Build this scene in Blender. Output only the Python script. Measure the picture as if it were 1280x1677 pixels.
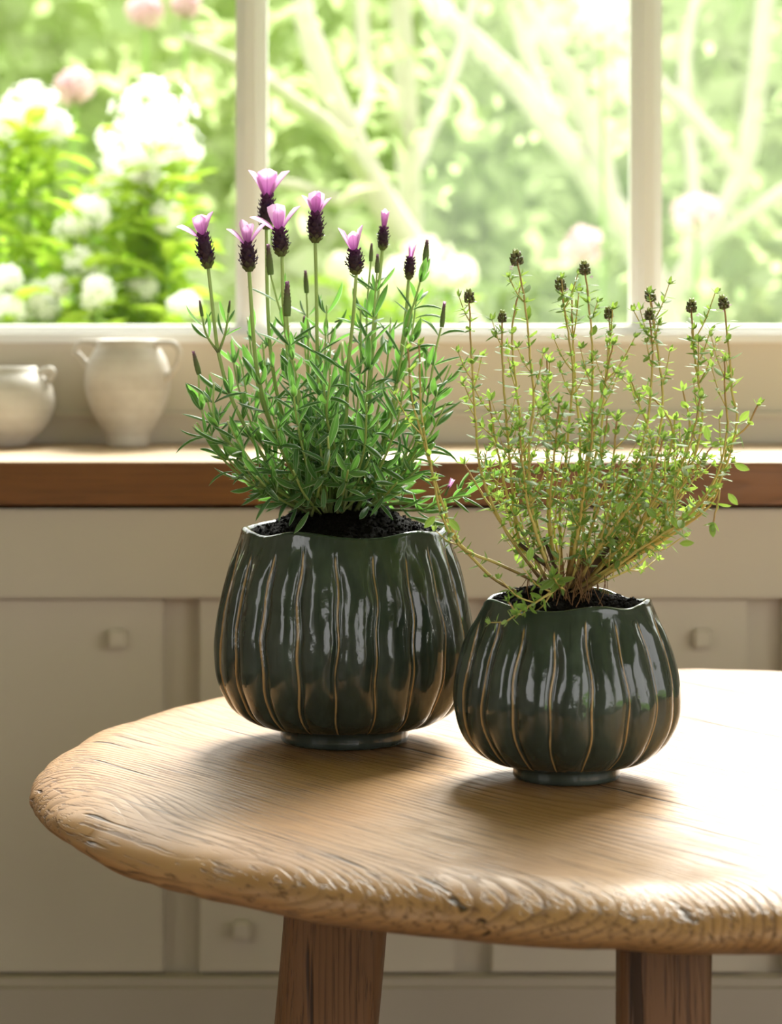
import bpy, bmesh, math, random
import numpy as np
from mathutils import Vector, Matrix, noise

# ------------------------------------------------------------------ scene, camera, world, exposure
for o in list(bpy.data.objects):
    bpy.data.objects.remove(o, do_unlink=True)
scene = bpy.context.scene
COL = scene.collection
random.seed(7)
R = random.Random(11)

TABLE_Z = 0.55
H = TABLE_Z + 0.374            # camera height
F = 4360.0                     # focal length in pixels of the 1280x1677 frame
HORIZON = 475.0

cd = bpy.data.cameras.new('camera')
cam = bpy.data.objects.new('camera', cd)
COL.objects.link(cam)
cam.location = (0, 0, H)
cam.rotation_euler = (math.pi / 2, 0, 0)
cd.sensor_fit = 'VERTICAL'
cd.sensor_height = 36.0
cd.sensor_width = 36.0 * 1280 / 1677
cd.lens = F / 1677 * 36.0
cd.shift_y = -(838.5 - HORIZON) / 1677
cd.clip_start = 0.05
cd.clip_end = 200
cd.dof.use_dof = True
cd.dof.focus_distance = 2.10
cd.dof.aperture_fstop = 7.4
cd.dof.aperture_blades = 0
scene.camera = cam

world = bpy.data.worlds.new('world')
scene.world = world
world.use_nodes = True
wn = world.node_tree
wn.nodes.clear()
bgn = wn.nodes.new('ShaderNodeBackground')
bgn.inputs[0].default_value = (1.0, 0.985, 0.965, 1)
bgn.inputs[1].default_value = 2.08
won = wn.nodes.new('ShaderNodeOutputWorld')
wn.links.new(bgn.outputs[0], won.inputs[0])

# hazy sun standing high beyond the window, a little to the right
sl = bpy.data.lights.new('hazy_sun', 'SUN')
sl.energy = 9.2
sl.angle = math.radians(26)
sl.color = (1.0, 0.965, 0.90)
sun = bpy.data.objects.new('hazy_sun', sl)
COL.objects.link(sun)
sun.location = (3, 8, 8)
sun.rotation_euler = Vector((-0.30, -1.0, -0.95)).to_track_quat('-Z', 'Y').to_euler()

scene.view_settings.view_transform = 'Standard'
scene.view_settings.look = 'None'
scene.view_settings.exposure = 0.76
scene.view_settings.gamma = 1.0
scene.view_settings.use_curve_mapping = False
scene.cycles.use_denoising = True
scene.cycles.diffuse_bounces = 4
scene.cycles.max_bounces = 8
scene.cycles.caustics_reflective = False
scene.cycles.caustics_refractive = False
scene.cycles.sample_clamp_indirect = 8.0


def P(px, py, d):
    """a point of the place, from where it shows in the photograph and its distance"""
    return Vector(((px - 640.0) / F * d, d, H - (py - HORIZON) / F * d))


# ------------------------------------------------------------------ helpers
def tag(o, label=None, cat=None, group=None, kind=None):
    if label: o['label'] = label
    if cat: o['category'] = cat
    if group: o['group'] = group
    if kind: o['kind'] = kind
    return o


def empty(name, loc=(0, 0, 0)):
    o = bpy.data.objects.new(name, None)
    o.empty_display_size = 0.05
    o.location = loc
    COL.objects.link(o)
    return o


def link(name, me, parent=None, loc=None):
    o = bpy.data.objects.new(name, me)
    COL.objects.link(o)
    if parent is not None: o.parent = parent
    if loc is not None: o.location = loc
    return o


class MB:
    def __init__(s):
        s.v, s.f, s.uv, s.mi = [], [], [], []

    def add(s, verts, faces, uvs=None, mi=0):
        b = len(s.v)
        s.v.extend([tuple(p) for p in verts])
        s.uv.extend(uvs if uvs is not None else [(0, 0)] * len(verts))
        for f in faces:
            s.f.append(tuple(i + b for i in f))
            s.mi.append(mi)

    def mesh(s, name, mats, smooth=True):
        me = bpy.data.meshes.new(name)
        me.from_pydata(s.v, [], s.f)
        for m in (mats if isinstance(mats, (list, tuple)) else [mats]):
            me.materials.append(m)
        me.polygons.foreach_set('material_index', s.mi)
        me.polygons.foreach_set('use_smooth', [smooth] * len(s.f))
        ul = me.uv_layers.new(name='UVMap')
        idx = np.empty(len(me.loops), dtype=np.int32)
        me.loops.foreach_get('vertex_index', idx)
        ul.data.foreach_set('uv', np.array(s.uv, dtype=np.float32)[idx].ravel())
        me.update()
        return me

    def build(s, name, mats, parent=None, smooth=True, loc=None):
        return link(name, s.mesh(name, mats, smooth), parent, loc)


def boxes(name, specs, mat, parent=None, bevel=0.002, org=(0, 0, 0), seg=2):
    """one mesh from boxes (x0,x1,y0,y1,z0,z1), bevelled"""
    bm = bmesh.new()
    for (x0, x1, y0, y1, z0, z1) in specs:
        vs = [bm.verts.new((x - org[0], y - org[1], z - org[2])) for z in (z0, z1) for y in (y0, y1) for x in (x0, x1)]
        for q in ((0, 2, 3, 1), (4, 5, 7, 6), (0, 1, 5, 4), (2, 6, 7, 3), (0, 4, 6, 2), (1, 3, 7, 5)):
            bm.faces.new([vs[i] for i in q])
    if bevel:
        bmesh.ops.bevel(bm, geom=bm.edges[:], offset=bevel, segments=seg, affect='EDGES', clamp_overlap=True)
    me = bpy.data.meshes.new(name)
    bm.to_mesh(me)
    bm.free()
    me.materials.append(mat)
    if bevel: me.polygons.foreach_set('use_smooth', [False] * len(me.polygons))
    return link(name, me, parent)


def catmull(pts, n):
    """n samples along a smooth curve through pts"""
    pts = [Vector(p) for p in pts]
    if len(pts) == 2:
        return [pts[0].lerp(pts[1], i / (n - 1)) for i in range(n)]
    ext = [pts[0] * 2 - pts[1]] + pts + [pts[-1] * 2 - pts[-2]]
    segs = len(pts) - 1
    # dense then resample by arc length
    dense = []
    for k in range(segs):
        p0, p1, p2, p3 = ext[k:k + 4]
        m = 10
        for j in range(m):
            t = j / m
            dense.append(0.5 * ((2 * p1) + (p2 - p0) * t + (2 * p0 - 5 * p1 + 4 * p2 - p3) * t * t + (3 * p1 - p0 - 3 * p2 + p3) * t ** 3))
    dense.append(pts[-1].copy())
    L = [0.0]
    for a, b in zip(dense, dense[1:]): L.append(L[-1] + (b - a).length)
    out, j = [], 0
    for i in range(n):
        s = L[-1] * i / (n - 1)
        while j < len(L) - 2 and L[j + 1] < s: j += 1
        den = max(L[j + 1] - L[j], 1e-9)
        out.append(dense[j].lerp(dense[j + 1], min(1, max(0, (s - L[j]) / den))))
    return out


def path_len(p):
    return sum((b - a).length for a, b in zip(p, p[1:]))


def tube(mb, path, rads, sides=6, mi=0, cap=True, v0=0.0, v1=1.0):
    n = len(path)
    vs, uv, fs = [], [], []
    t0 = (path[1] - path[0]).normalized()
    ref = Vector((0, 0, 1)) if abs(t0.z) < 0.9 else Vector((1, 0, 0))
    nrm = t0.cross(ref).normalized()
    for i, p in enumerate(path):
        t = (path[min(i + 1, n - 1)] - path[max(i - 1, 0)]).normalized()
        nrm = (nrm - t * nrm.dot(t)).normalized()
        b = t.cross(nrm)
        r = rads[i] if hasattr(rads, '__len__') else rads
        for k in range(sides):
            a = 2 * math.pi * k / sides
            vs.append(p + (nrm * math.cos(a) + b * math.sin(a)) * r)
            uv.append((k / sides, v0 + (v1 - v0) * i / (n - 1)))
    for i in range(n - 1):
        for k in range(sides):
            fs.append((i * sides + k, i * sides + (k + 1) % sides, (i + 1) * sides + (k + 1) % sides, (i + 1) * sides + k))
    if cap:
        fs.append(tuple(range(sides - 1, -1, -1)))
        fs.append(tuple((n - 1) * sides + k for k in range(sides)))
    mb.add(vs, fs, uv, mi)


def lathe(mb, prof, sides=64, mi=0, centre=(0, 0, 0)):
    vs, fs, uv = [], [], []
    n = len(prof)
    for i, (r, z) in enumerate(prof):
        for k in range(sides):
            a = 2 * math.pi * k / sides
            vs.append((centre[0] + r * math.cos(a), centre[1] + r * math.sin(a), centre[2] + z))
            uv.append((k / sides, i / (n - 1)))
    for i in range(n - 1):
        for k in range(sides):
            fs.append((i * sides + k, i * sides + (k + 1) % sides, (i + 1) * sides + (k + 1) % sides, (i + 1) * sides + k))
    fs.append(tuple(range(sides - 1, -1, -1)))
    fs.append(tuple((n - 1) * sides + k for k in range(sides)))
    mb.add(vs, fs, uv, mi)


# ------------------------------------------------------------------ materials
class NT:
    def __init__(s, name):
        s.m = bpy.data.materials.new(name)
        s.m.use_nodes = True
        s.t = s.m.node_tree
        s.t.nodes.clear()
        s.out = s.n('ShaderNodeOutputMaterial')

    def n(s, ty, **kw):
        nd = s.t.nodes.new(ty)
        for k, v in kw.items():
            if k.startswith('i_'):
                nd.inputs[k[2:].replace('_', ' ')].default_value = v
            else:
                setattr(nd, k, v)
        return nd

    def l(s, a, b):
        s.t.links.new(a, b)
        return s

    def put(s, sock, val):
        if isinstance(val, bpy.types.NodeSocket): s.l(val, sock)
        else: sock.default_value = val

    def math(s, op, a, b=0.0, c=None):
        nd = s.n('ShaderNodeMath', operation=op)
        s.put(nd.inputs[0], a); s.put(nd.inputs[1], b)
        if c is not None: s.put(nd.inputs[2], c)
        return nd.outputs[0]

    def ramp(s, fac, stops, interp='LINEAR'):
        nd = s.n('ShaderNodeValToRGB')
        nd.color_ramp.interpolation = interp
        el = nd.color_ramp.elements
        while len(el) < len(stops): el.new(0.5)
        for e, (p, c) in zip(el, stops):
            e.position = p
            e.color = (*c, 1) if len(c) == 3 else c
        s.l(fac, nd.inputs[0])
        return nd.outputs[0]

    def mix(s, fac, a, b, mode='MIX'):
        nd = s.n('ShaderNodeMix', data_type='RGBA', blend_type=mode)
        s.put(nd.inputs[0], fac)
        for sock, v in ((nd.inputs[6], a), (nd.inputs[7], b)):
            s.put(sock, v if isinstance(v, bpy.types.NodeSocket) else (*v, 1))
        return nd.outputs[2]

    def coord(s, which='Object', scale=(1, 1, 1), rot=(0, 0, 0)):
        tc = s.n('ShaderNodeTexCoord')
        mp = s.n('ShaderNodeMapping')
        mp.inputs['Scale'].default_value = scale
        mp.inputs['Rotation'].default_value = rot
        s.l(tc.outputs[which], mp.inputs[0])
        return mp.outputs[0]

    def noise(s, vec, scale, detail=3, rough=0.5, dist=0.0):
        nd = s.n('ShaderNodeTexNoise')
        nd.inputs['Scale'].default_value = scale
        nd.inputs['Detail'].default_value = detail
        nd.inputs['Roughness'].default_value = rough
        nd.inputs['Distortion'].default_value = dist
        if vec is not None: s.l(vec, nd.inputs['Vector'])
        return nd.outputs['Fac']

    def bump(s, h, dist=0.001, strength=1.0, normal=None):
        nd = s.n('ShaderNodeBump')
        nd.inputs['Distance'].default_value = dist
        nd.inputs['Strength'].default_value = strength
        s.l(h, nd.inputs['Height'])
        if normal is not None: s.l(normal, nd.inputs['Normal'])
        return nd.outputs[0]

    def bsdf(s, color, rough=0.5, normal=None, spec=0.5, **kw):
        b = s.n('ShaderNodeBsdfPrincipled')
        s.put(b.inputs['Base Color'], color if isinstance(color, bpy.types.NodeSocket) else (*color, 1))
        s.put(b.inputs['Roughness'], rough)
        b.inputs['Specular IOR Level'].default_value = spec
        for k, v in kw.items(): s.put(b.inputs[k.replace('_', ' ')], v)
        if normal is not None: s.l(normal, b.inputs['Normal'])
        return b.outputs[0]

    def done(s, shader):
        s.l(shader, s.out.inputs[0])
        return s.m


def mat_paint(name, col, rough=0.45, var=0.06):
    t = NT(name)
    c = t.coord()
    n1 = t.noise(c, 3.0, 4)
    lo = tuple(x * (1 - var) for x in col); hi = tuple(min(1, x * (1 + var)) for x in col)
    colr = t.ramp(n1, [(0.3, lo), (0.7, hi)])
    brush = t.noise(t.coord(scale=(6, 6, 90)), 4.0, 3)
    return t.done(t.bsdf(colr, rough, t.bump(brush, 0.0004, 0.5)))


def mat_wood(name, light, mid, dark, angle=0.0, ring_freq=210.0, axis_depth=0.16, axis_off=0.10, rough=0.42, relief=1.0, pore=1.0, rot=None, knots=()):
    """sawn timber: growth rings about an axis along the grain, cut by whatever surface the board has"""
    t = NT(name)
    c = t.coord(rot=rot if rot else (0, 0, angle))
    sep = t.n('ShaderNodeSeparateXYZ'); t.l(c, sep.inputs[0])
    u, v, w = sep.outputs
    low = t.n('ShaderNodeCombineXYZ')
    t.l(t.math('MULTIPLY', u, 0.5), low.inputs[0]); t.l(t.math('MULTIPLY', v, 2.2), low.inputs[1]); t.l(t.math('MULTIPLY', w, 4.0), low.inputs[2])
    nA = t.noise(low.outputs[0], 2.4, 2, 0.45)
    low2 = t.n('ShaderNodeCombineXYZ')
    t.l(t.math('MULTIPLY', u, 2.2), low2.inputs[0]); t.l(t.math('MULTIPLY', v, 7.0), low2.inputs[1]); t.l(t.math('MULTIPLY', w, 12.0), low2.inputs[2])
    nB = t.noise(low2.outputs[0], 2.2, 3, 0.5)
    vv = t.math('ADD', v, axis_off)
    ww = t.math('ADD', w, axis_depth)
    rr = t.math('SQRT', t.math('ADD', t.math('MULTIPLY', vv, vv), t.math('MULTIPLY', ww, ww)))
    rr = t.math('ADD', rr, t.math('MULTIPLY', t.math('SUBTRACT', nA, 0.5), 0.085))
    rr = t.math('ADD', rr, t.math('MULTIPLY', t.math('SUBTRACT', nB, 0.5), 0.005))
    for (kx, ky, ka, ks) in knots:
        co, si = math.cos(angle), math.sin(angle)
        ku, kv = kx * co - ky * si, kx * si + ky * co
        du = t.math('MULTIPLY', t.math('SUBTRACT', u, ku), 0.42 / ks)
        dv = t.math('MULTIPLY', t.math('SUBTRACT', v, kv), 1.0 / ks)
        dw = t.math('MULTIPLY', w, 1.2 / ks)
        q = t.math('ADD', t.math('ADD', t.math('MULTIPLY', du, du), t.math('MULTIPLY', dv, dv)), t.math('MULTIPLY', dw, dw))
        rr = t.math('ADD', rr, t.math('MULTIPLY', t.math('EXPONENT', t.math('MULTIPLY', q, -1.0)), ka))
    ring = t.math('FRACT', t.math('MULTIPLY', rr, ring_freq))
    late = t.ramp(ring, [(0.0, (0, 0, 0)), (0.55, (0.12,) * 3), (0.86, (0.75,) * 3), (0.94, (1, 1, 1)), (1.0, (0, 0, 0))])
    msk = t.n('ShaderNodeCombineXYZ')
    t.l(t.math('MULTIPLY', u, 1.3), msk.inputs[0]); t.l(t.math('MULTIPLY', v, 9.0), msk.inputs[1]); t.l(t.math('MULTIPLY', w, 9.0), msk.inputs[2])
    late = t.math('MULTIPLY', late, t.ramp(t.noise(msk.outputs[0], 1.6, 3, 0.6), [(0.38, (0.12,) * 3), (0.62, (1, 1, 1))]))
    fine = t.n('ShaderNodeCombineXYZ')
    t.l(t.math('MULTIPLY', u, 9.0), fine.inputs[0]); t.l(t.math('MULTIPLY', v, 330.0), fine.inputs[1]); t.l(t.math('MULTIPLY', w, 330.0), fine.inputs[2])
    nF = t.noise(fine.outputs[0], 1.0, 3, 0.6)
    streak = t.ramp(nF, [(0.36, (1, 1, 1)), (0.46, (0, 0, 0))])
    patch = t.noise(c, 5.0, 3)
    # long open checks
    chk = t.n('ShaderNodeCombineXYZ')
    t.l(t.math('MULTIPLY', u, 2.0), chk.inputs[0]); t.l(t.math('MULTIPLY', v, 80.0), chk.inputs[1]); t.l(t.math('MULTIPLY', w, 80.0), chk.inputs[2])
    crack = t.ramp(t.noise(chk.outputs[0], 1.0, 2, 0.5), [(0.29, (1, 1, 1)), (0.33, (0, 0, 0))])
    col = t.mix(t.ramp(patch, [(0.3, (0, 0, 0)), (0.7, (1, 1, 1))]), light, mid)
    col = t.mix(t.math('MULTIPLY', late, 0.66), col, dark)
    col = t.mix(t.math('MULTIPLY', streak, 0.62 * pore), col, dark)
    col = t.mix(t.math('MULTIPLY', crack, 0.85 * pore), col, tuple(x * 0.35 for x in dark))
    hgt = t.math('SUBTRACT', t.math('MULTIPLY', late, -0.62), t.math('ADD', t.math('MULTIPLY', streak, 0.35 * pore), t.math('MULTIPLY', crack, 1.2 * pore)))
    nrm = t.bump(hgt, 0.0013 * relief, 0.85)
    rg = t.math('ADD', t.math('MULTIPLY', late, 0.15), rough)
    return t.done(t.bsdf(col, rg, nrm, spec=0.45))


def mat_leaf(name, top, back, edge, trans, rough=0.5, edge_w=0.12, tfac=0.45, spec=0.35, var=0.25):
    """leaf: u runs across the blade, v from stalk to tip"""
    t = NT(name)
    uv = t.n('ShaderNodeTexCoord')
    sep = t.n('ShaderNodeSeparateXYZ'); t.l(uv.outputs['UV'], sep.inputs[0])
    across = t.math('ABSOLUTE', t.math('SUBTRACT', sep.outputs[0], 0.5))
    e = t.ramp(across, [(0.5 - edge_w, (0, 0, 0)), (0.5 - edge_w * 0.3, (1, 1, 1))])
    rib = t.ramp(across, [(0.0, (1, 1, 1)), (0.07, (0, 0, 0))])
    geo = t.n('ShaderNodeNewGeometry')
    pos = t.noise(geo.outputs['Position'], 26.0, 2)
    oi = t.n('ShaderNodeObjectInfo')
    base = t.mix(geo.outputs['Backfacing'], top, back)
    vfac = t.math('MULTIPLY', t.math('SUBTRACT', pos, 0.5), var * 2)
    hs = t.n('ShaderNodeHueSaturation')
    t.l(t.math('ADD', 1.0, vfac), hs.inputs['Value'])
    t.l(t.math('ADD', 0.5, t.math('MULTIPLY', vfac, 0.06)), hs.inputs['Hue'])
    t.l(base, hs.inputs['Color'])
    c = t.mix(t.math('MULTIPLY', e, 0.8), hs.outputs[0], edge)
    c = t.mix(t.math('MULTIPLY', rib, 0.35), c, edge)
    p = t.bsdf(c, rough, spec=spec)
    tr = t.n('ShaderNodeBsdfTranslucent')
    tc = t.mix(t.math('MULTIPLY', e, 0.5), trans, edge)
    t.l(tc, tr.inputs[0])
    mx = t.n('ShaderNodeMixShader'); mx.inputs[0].default_value = tfac
    t.l(p, mx.inputs[1]); t.l(tr.outputs[0], mx.inputs[2])
    return t.done(mx.outputs[0])


def mat_stem(name, stops, rough=0.5, tfac=0.0):
    t = NT(name)
    uv = t.n('ShaderNodeTexCoord')
    sep = t.n('ShaderNodeSeparateXYZ'); t.l(uv.outputs['UV'], sep.inputs[0])
    geo = t.n('ShaderNodeNewGeometry')
    nz = t.noise(geo.outputs['Position'], 120.0, 2)
    v = t.math('ADD', sep.outputs[1], t.math('MULTIPLY', t.math('SUBTRACT', nz, 0.5), 0.25))
    c = t.ramp(v, stops)
    p = t.bsdf(c, rough, spec=0.35)
    if tfac:
        tr = t.n('ShaderNodeBsdfTranslucent'); t.l(c, tr.inputs[0])
        mx = t.n('ShaderNodeMixShader'); mx.inputs[0].default_value = tfac
        t.l(p, mx.inputs[1]); t.l(tr.outputs[0], mx.inputs[2])
        p = mx.outputs[0]
    return t.done(p)


def mat_petal(name, base_c, tip_c, tfac=0.6):
    t = NT(name)
    uv = t.n('ShaderNodeTexCoord')
    sep = t.n('ShaderNodeSeparateXYZ'); t.l(uv.outputs['UV'], sep.inputs[0])
    across = t.math('ABSOLUTE', t.math('SUBTRACT', sep.outputs[0], 0.5))
    vein = t.ramp(across, [(0.0, (1, 1, 1)), (0.05, (0, 0, 0))])
    c = t.ramp(sep.outputs[1], [(0.0, base_c), (0.35, tuple(0.5 * a + 0.5 * b for a, b in zip(base_c, tip_c))), (0.75, tip_c)])
    c = t.mix(t.math('MULTIPLY', vein, 0.6), c, base_c)
    p = t.bsdf(c, 0.5, spec=0.2)
    tr = t.n('ShaderNodeBsdfTranslucent'); t.l(c, tr.inputs[0])
    mx = t.n('ShaderNodeMixShader'); mx.inputs[0].default_value = tfac
    t.l(p, mx.inputs[1]); t.l(tr.outputs[0], mx.inputs[2])
    return t.done(mx.outputs[0])


def mat_glaze():
    t = NT('green_glaze')
    c = t.coord()
    at = t.n('ShaderNodeAttribute', attribute_name='ridge')
    low = t.noise(c, 14.0, 4, 0.6)
    run = t.noise(t.coord(scale=(60, 60, 9)), 1.0, 3, 0.6)
    col = t.ramp(low, [(0.25, (0.017, 0.025, 0.020)), (0.5, (0.028, 0.039, 0.032)), (0.75, (0.046, 0.062, 0.052))])
    col = t.mix(t.ramp(run, [(0.5, (0, 0, 0)), (0.75, (0.45,) * 3)]), col, (0.07, 0.098, 0.082))
    sp = t.n('ShaderNodeSeparateXYZ'); t.l(c, sp.inputs[0])
    brk = t.noise(c, 45.0, 3)
    rfac = t.math('MULTIPLY', at.outputs['Fac'], t.ramp(brk, [(0.25, (0.55,) * 3), (0.5, (1, 1, 1))]))
    col = t.mix(t.ramp(rfac, [(0.35, (0, 0, 0)), (0.85, (1, 1, 1))]), col, (0.36, 0.23, 0.10))
    wav = t.noise(t.coord(scale=(1, 1, 0.45)), 48.0, 2, 0.5)
    dim = t.noise(c, 150.0, 2, 0.5)
    nb = t.bump(wav, 0.006, 0.42)
    nb = t.bump(dim, 0.0008, 0.25, nb)
    return t.done(t.bsdf(col, 0.10, nb, spec=0.5, Coat_Weight=0.2, Coat_Roughness=0.04))


def mat_soil():
    t = NT('dark_compost')
    c = t.coord()
    n1 = t.noise(c, 260.0, 5, 0.7)
    col = t.ramp(n1, [(0.3, (0.003, 0.0022, 0.0018)), (0.6, (0.008, 0.006, 0.0045)), (0.8, (0.03, 0.02, 0.014))])
    return t.done(t.bsdf(col, 0.85, t.bump(n1, 0.003, 1.0), spec=0.08))


def mat_clay(name, lo, hi):
    t = NT(name)
    c = t.coord()
    n1 = t.noise(c, 22.0, 4, 0.6)
    bands = t.noise(t.coord(scale=(2, 2, 60)), 1.5, 3)
    col = t.ramp(t.math('ADD', t.math('MULTIPLY', n1, 0.6), t.math('MULTIPLY', bands, 0.4)), [(0.3, lo), (0.65, hi)])
    return t.done(t.bsdf(col, 0.55, t.bump(t.noise(c, 160.0, 3), 0.0006, 0.6), spec=0.35))


def mat_glass():
    t = NT('window_glass')
    lw = t.n('ShaderNodeLayerWeight'); lw.inputs[0].default_value = 0.5
    fr = t.math('ADD', t.math('MULTIPLY', t.math('POWER', lw.outputs['Facing'], 5.0), 0.9), 0.035)
    tr = t.n('ShaderNodeBsdfTransparent'); tr.inputs[0].default_value = (0.97, 0.985, 0.975, 1)
    gl = t.n('ShaderNodeBsdfGlossy'); gl.inputs['Roughness'].default_value = 0.01
    mx = t.n('ShaderNodeMixShader')
    t.l(fr, mx.inputs[0]); t.l(tr.outputs[0], mx.inputs[1]); t.l(gl.outputs[0], mx.inputs[2])
    return t.done(mx.outputs[0])


def mat_foliage(name, stops, tcol, scale=0.9, tfac=0.4):
    t = NT(name)
    geo = t.n('ShaderNodeNewGeometry')
    n1 = t.noise(geo.outputs['Position'], scale, 4, 0.6)
    c = t.ramp(n1, stops)
    d = t.n('ShaderNodeBsdfDiffuse'); t.l(c, d.inputs[0])
    tr = t.n('ShaderNodeBsdfTranslucent')
    t.l(t.mix(0.5, c, tcol), tr.inputs[0])
    mx = t.n('ShaderNodeMixShader'); mx.inputs[0].default_value = tfac
    t.l(d.outputs[0], mx.inputs[1]); t.l(tr.outputs[0], mx.inputs[2])
    return t.done(mx.outputs[0])


def mat_plain(name, col, rough=0.8, spec=0.2, tfac=0.0, noise_scale=None, col2=None):
    t = NT(name)
    c = (*col, 1)
    cc = col
    if col2:
        cc = t.ramp(t.noise(t.coord(), noise_scale or 8.0, 3), [(0.35, col), (0.65, col2)])
    p = t.bsdf(cc, rough, spec=spec)
    if tfac:
        tr = t.n('ShaderNodeBsdfTranslucent')
        t.put(tr.inputs[0], cc if isinstance(cc, bpy.types.NodeSocket) else (*cc, 1))
        mx = t.n('ShaderNodeMixShader'); mx.inputs[0].default_value = tfac
        t.l(p, mx.inputs[1]); t.l(tr.outputs[0], mx.inputs[2])
        p = mx.outputs[0]
    return t.done(p)


M = {}
M['room'] = mat_plain('room_plaster', (0.58, 0.54, 0.48), 0.8, 0.2)
M['apron'] = mat_paint('beige_painted_wood', (0.66, 0.58, 0.455), 0.5)
M['panel'] = mat_paint('stone_painted_wood', (0.575, 0.495, 0.385), 0.45)
M['base'] = mat_paint('taupe_painted_wood', (0.45, 0.38, 0.295), 0.45)
M['frame'] = mat_paint('off_white_window_paint', (0.86, 0.84, 0.80), 0.4, 0.03)
M['floor'] = mat_wood('floor_boards_wood', (0.20, 0.125, 0.07), (0.16, 0.10, 0.055), (0.08, 0.045, 0.025), 1.57, 120)
M['ledge'] = mat_wood('brown_oak', (0.27, 0.105, 0.026), (0.17, 0.062, 0.014), (0.06, 0.02, 0.005), 0.0, 150, 0.09, 0.25, 0.35, 0.6, 0.6)
M['ledge_top'] = mat_wood('pale_oak', (0.62, 0.45, 0.28), (0.54, 0.38, 0.22), (0.36, 0.22, 0.11), 0.0, 150, 0.09, 0.25, 0.35, 0.5, 0.4)
M['table'] = mat_wood('weathered_elm', (0.47, 0.265, 0.112), (0.355, 0.18, 0.068), (0.075, 0.03, 0.010), math.radians(55), 135, 0.15, 0.02, 0.40, 1.25, 1.0, None, ((-0.306, -0.43, 0.045, 0.05), (0.0115, 0.03, 0.02, 0.035), (0.02, -0.35, 0.035, 0.06), (-0.47, -0.14, 0.05, 0.07), (0.16, -0.47, 0.04, 0.05), (-0.12, -0.47, 0.03, 0.06)))
M['leg'] = mat_wood('weathered_elm_shaded', (0.22, 0.105, 0.04), (0.155, 0.07, 0.026), (0.06, 0.025, 0.009), 0, 190, 0.05, 0.04, 0.5, 1.0, 1.0, rot=(0, math.radians(90), 0))  # darker copy of the table elm; shade under the top put in its colour
M['glaze'] = mat_glaze()
M['soil'] = mat_soil()
M['clay'] = mat_clay('cream_stoneware', (0.48, 0.43, 0.37), (0.68, 0.645, 0.59))
M['glass'] = mat_glass()
M['lav_leaf'] = mat_leaf('lavender_leaf', (0.060, 0.145, 0.055), (0.17, 0.27, 0.14), (0.54, 0.64, 0.44), (0.18, 0.44, 0.06), 0.48, 0.11, 0.42)
M['lav_stem'] = mat_stem('lavender_stem', [(0.0, (0.16, 0.17, 0.07)), (0.3, (0.32, 0.44, 0.12)), (1.0, (0.50, 0.64, 0.24))], 0.5, 0.15)
M['spike'] = mat_stem('lavender_spike_bract', [(0.0, (0.17, 0.20, 0.06)), (0.22, (0.075, 0.04, 0.05)), (0.7, (0.055, 0.022, 0.05)), (1.0, (0.13, 0.03, 0.12))], 0.6, 0.15)
M['bud'] = mat_stem('lavender_bud_bract', [(0.0, (0.16, 0.25, 0.07)), (0.55, (0.17, 0.20, 0.08)), (0.85, (0.20, 0.11, 0.13)), (1.0, (0.42, 0.18, 0.40))], 0.6, 0.2)
M['floret'] = mat_plain('violet_floret', (0.05, 0.02, 0.13), 0.5)
M['petal'] = mat_petal('pink_lavender_petal', (0.40, 0.07, 0.36), (0.85, 0.54, 0.81), 0.65)
M['thy_leaf'] = mat_leaf('thyme_leaf', (0.135, 0.25, 0.07), (0.30, 0.40, 0.18), (0.55, 0.62, 0.38), (0.38, 0.58, 0.08), 0.55, 0.06, 0.45, 0.28, 0.35)
M['thy_stem'] = mat_stem('thyme_stem', [(0.0, (0.11, 0.06, 0.03)), (0.10, (0.28, 0.17, 0.06)), (0.24, (0.66, 0.53, 0.17)), (0.78, (0.66, 0.52, 0.18)), (0.99, (0.48, 0.27, 0.13))], 0.5, 0.12)
M['thy_wood'] = mat_stem('thyme_woody_stem', [(0, (0.05, 0.028, 0.018)), (1.0, (0.12, 0.065, 0.035))], 0.8)
M['straw'] = mat_plain('dry_root_fibre', (0.22, 0.11, 0.05), 0.7, 0.2)
M['thy_bud'] = mat_stem('thyme_flower_bud', [(0, (0.22, 0.27, 0.08)), (0.45, (0.13, 0.10, 0.06)), (1, (0.42, 0.46, 0.14))], 0.5, 0.15)
M['thy_flower'] = mat_plain('pale_lilac_petal', (0.75, 0.52, 0.72), 0.5, 0.2, 0.4)
M['hedge'] = mat_foliage('hedge_foliage', [(0.30, (0.29, 0.40, 0.15)), (0.44, (0.44, 0.53, 0.25)), (0.56, (0.54, 0.60, 0.34)), (0.70, (0.62, 0.64, 0.46))], (0.64, 0.72, 0.38), 0.8, 0.5)
M['phlox_leaf'] = mat_foliage('phlox_foliage', [(0.3, (0.18, 0.33, 0.03)), (0.5, (0.34, 0.50, 0.05)), (0.7, (0.50, 0.62, 0.09))], (0.5, 0.68, 0.08), 9.0, 0.5)
M['phlox_stem'] = mat_plain('phlox_stem', (0.22, 0.36, 0.08))
M['white_petal'] = mat_plain('white_petal', (0.92, 0.92, 0.88), 0.6, 0.2, 0.4)
M['cream_petal'] = mat_plain('cream_petal', (0.88, 0.86, 0.70), 0.6, 0.2, 0.4)
M['pink_petal'] = mat_plain('blush_pink_petal', (0.78, 0.56, 0.60), 0.6, 0.2, 0.4)
M['bark'] = mat_plain('pale_bark', (0.40, 0.38, 0.29), 0.8, 0.2, 0, 12.0, (0.50, 0.47, 0.37))
M['lawn'] = mat_plain('lawn_green', (0.12, 0.24, 0.05), 0.9, 0.1, 0, 3.0, (0.22, 0.36, 0.09))

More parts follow.
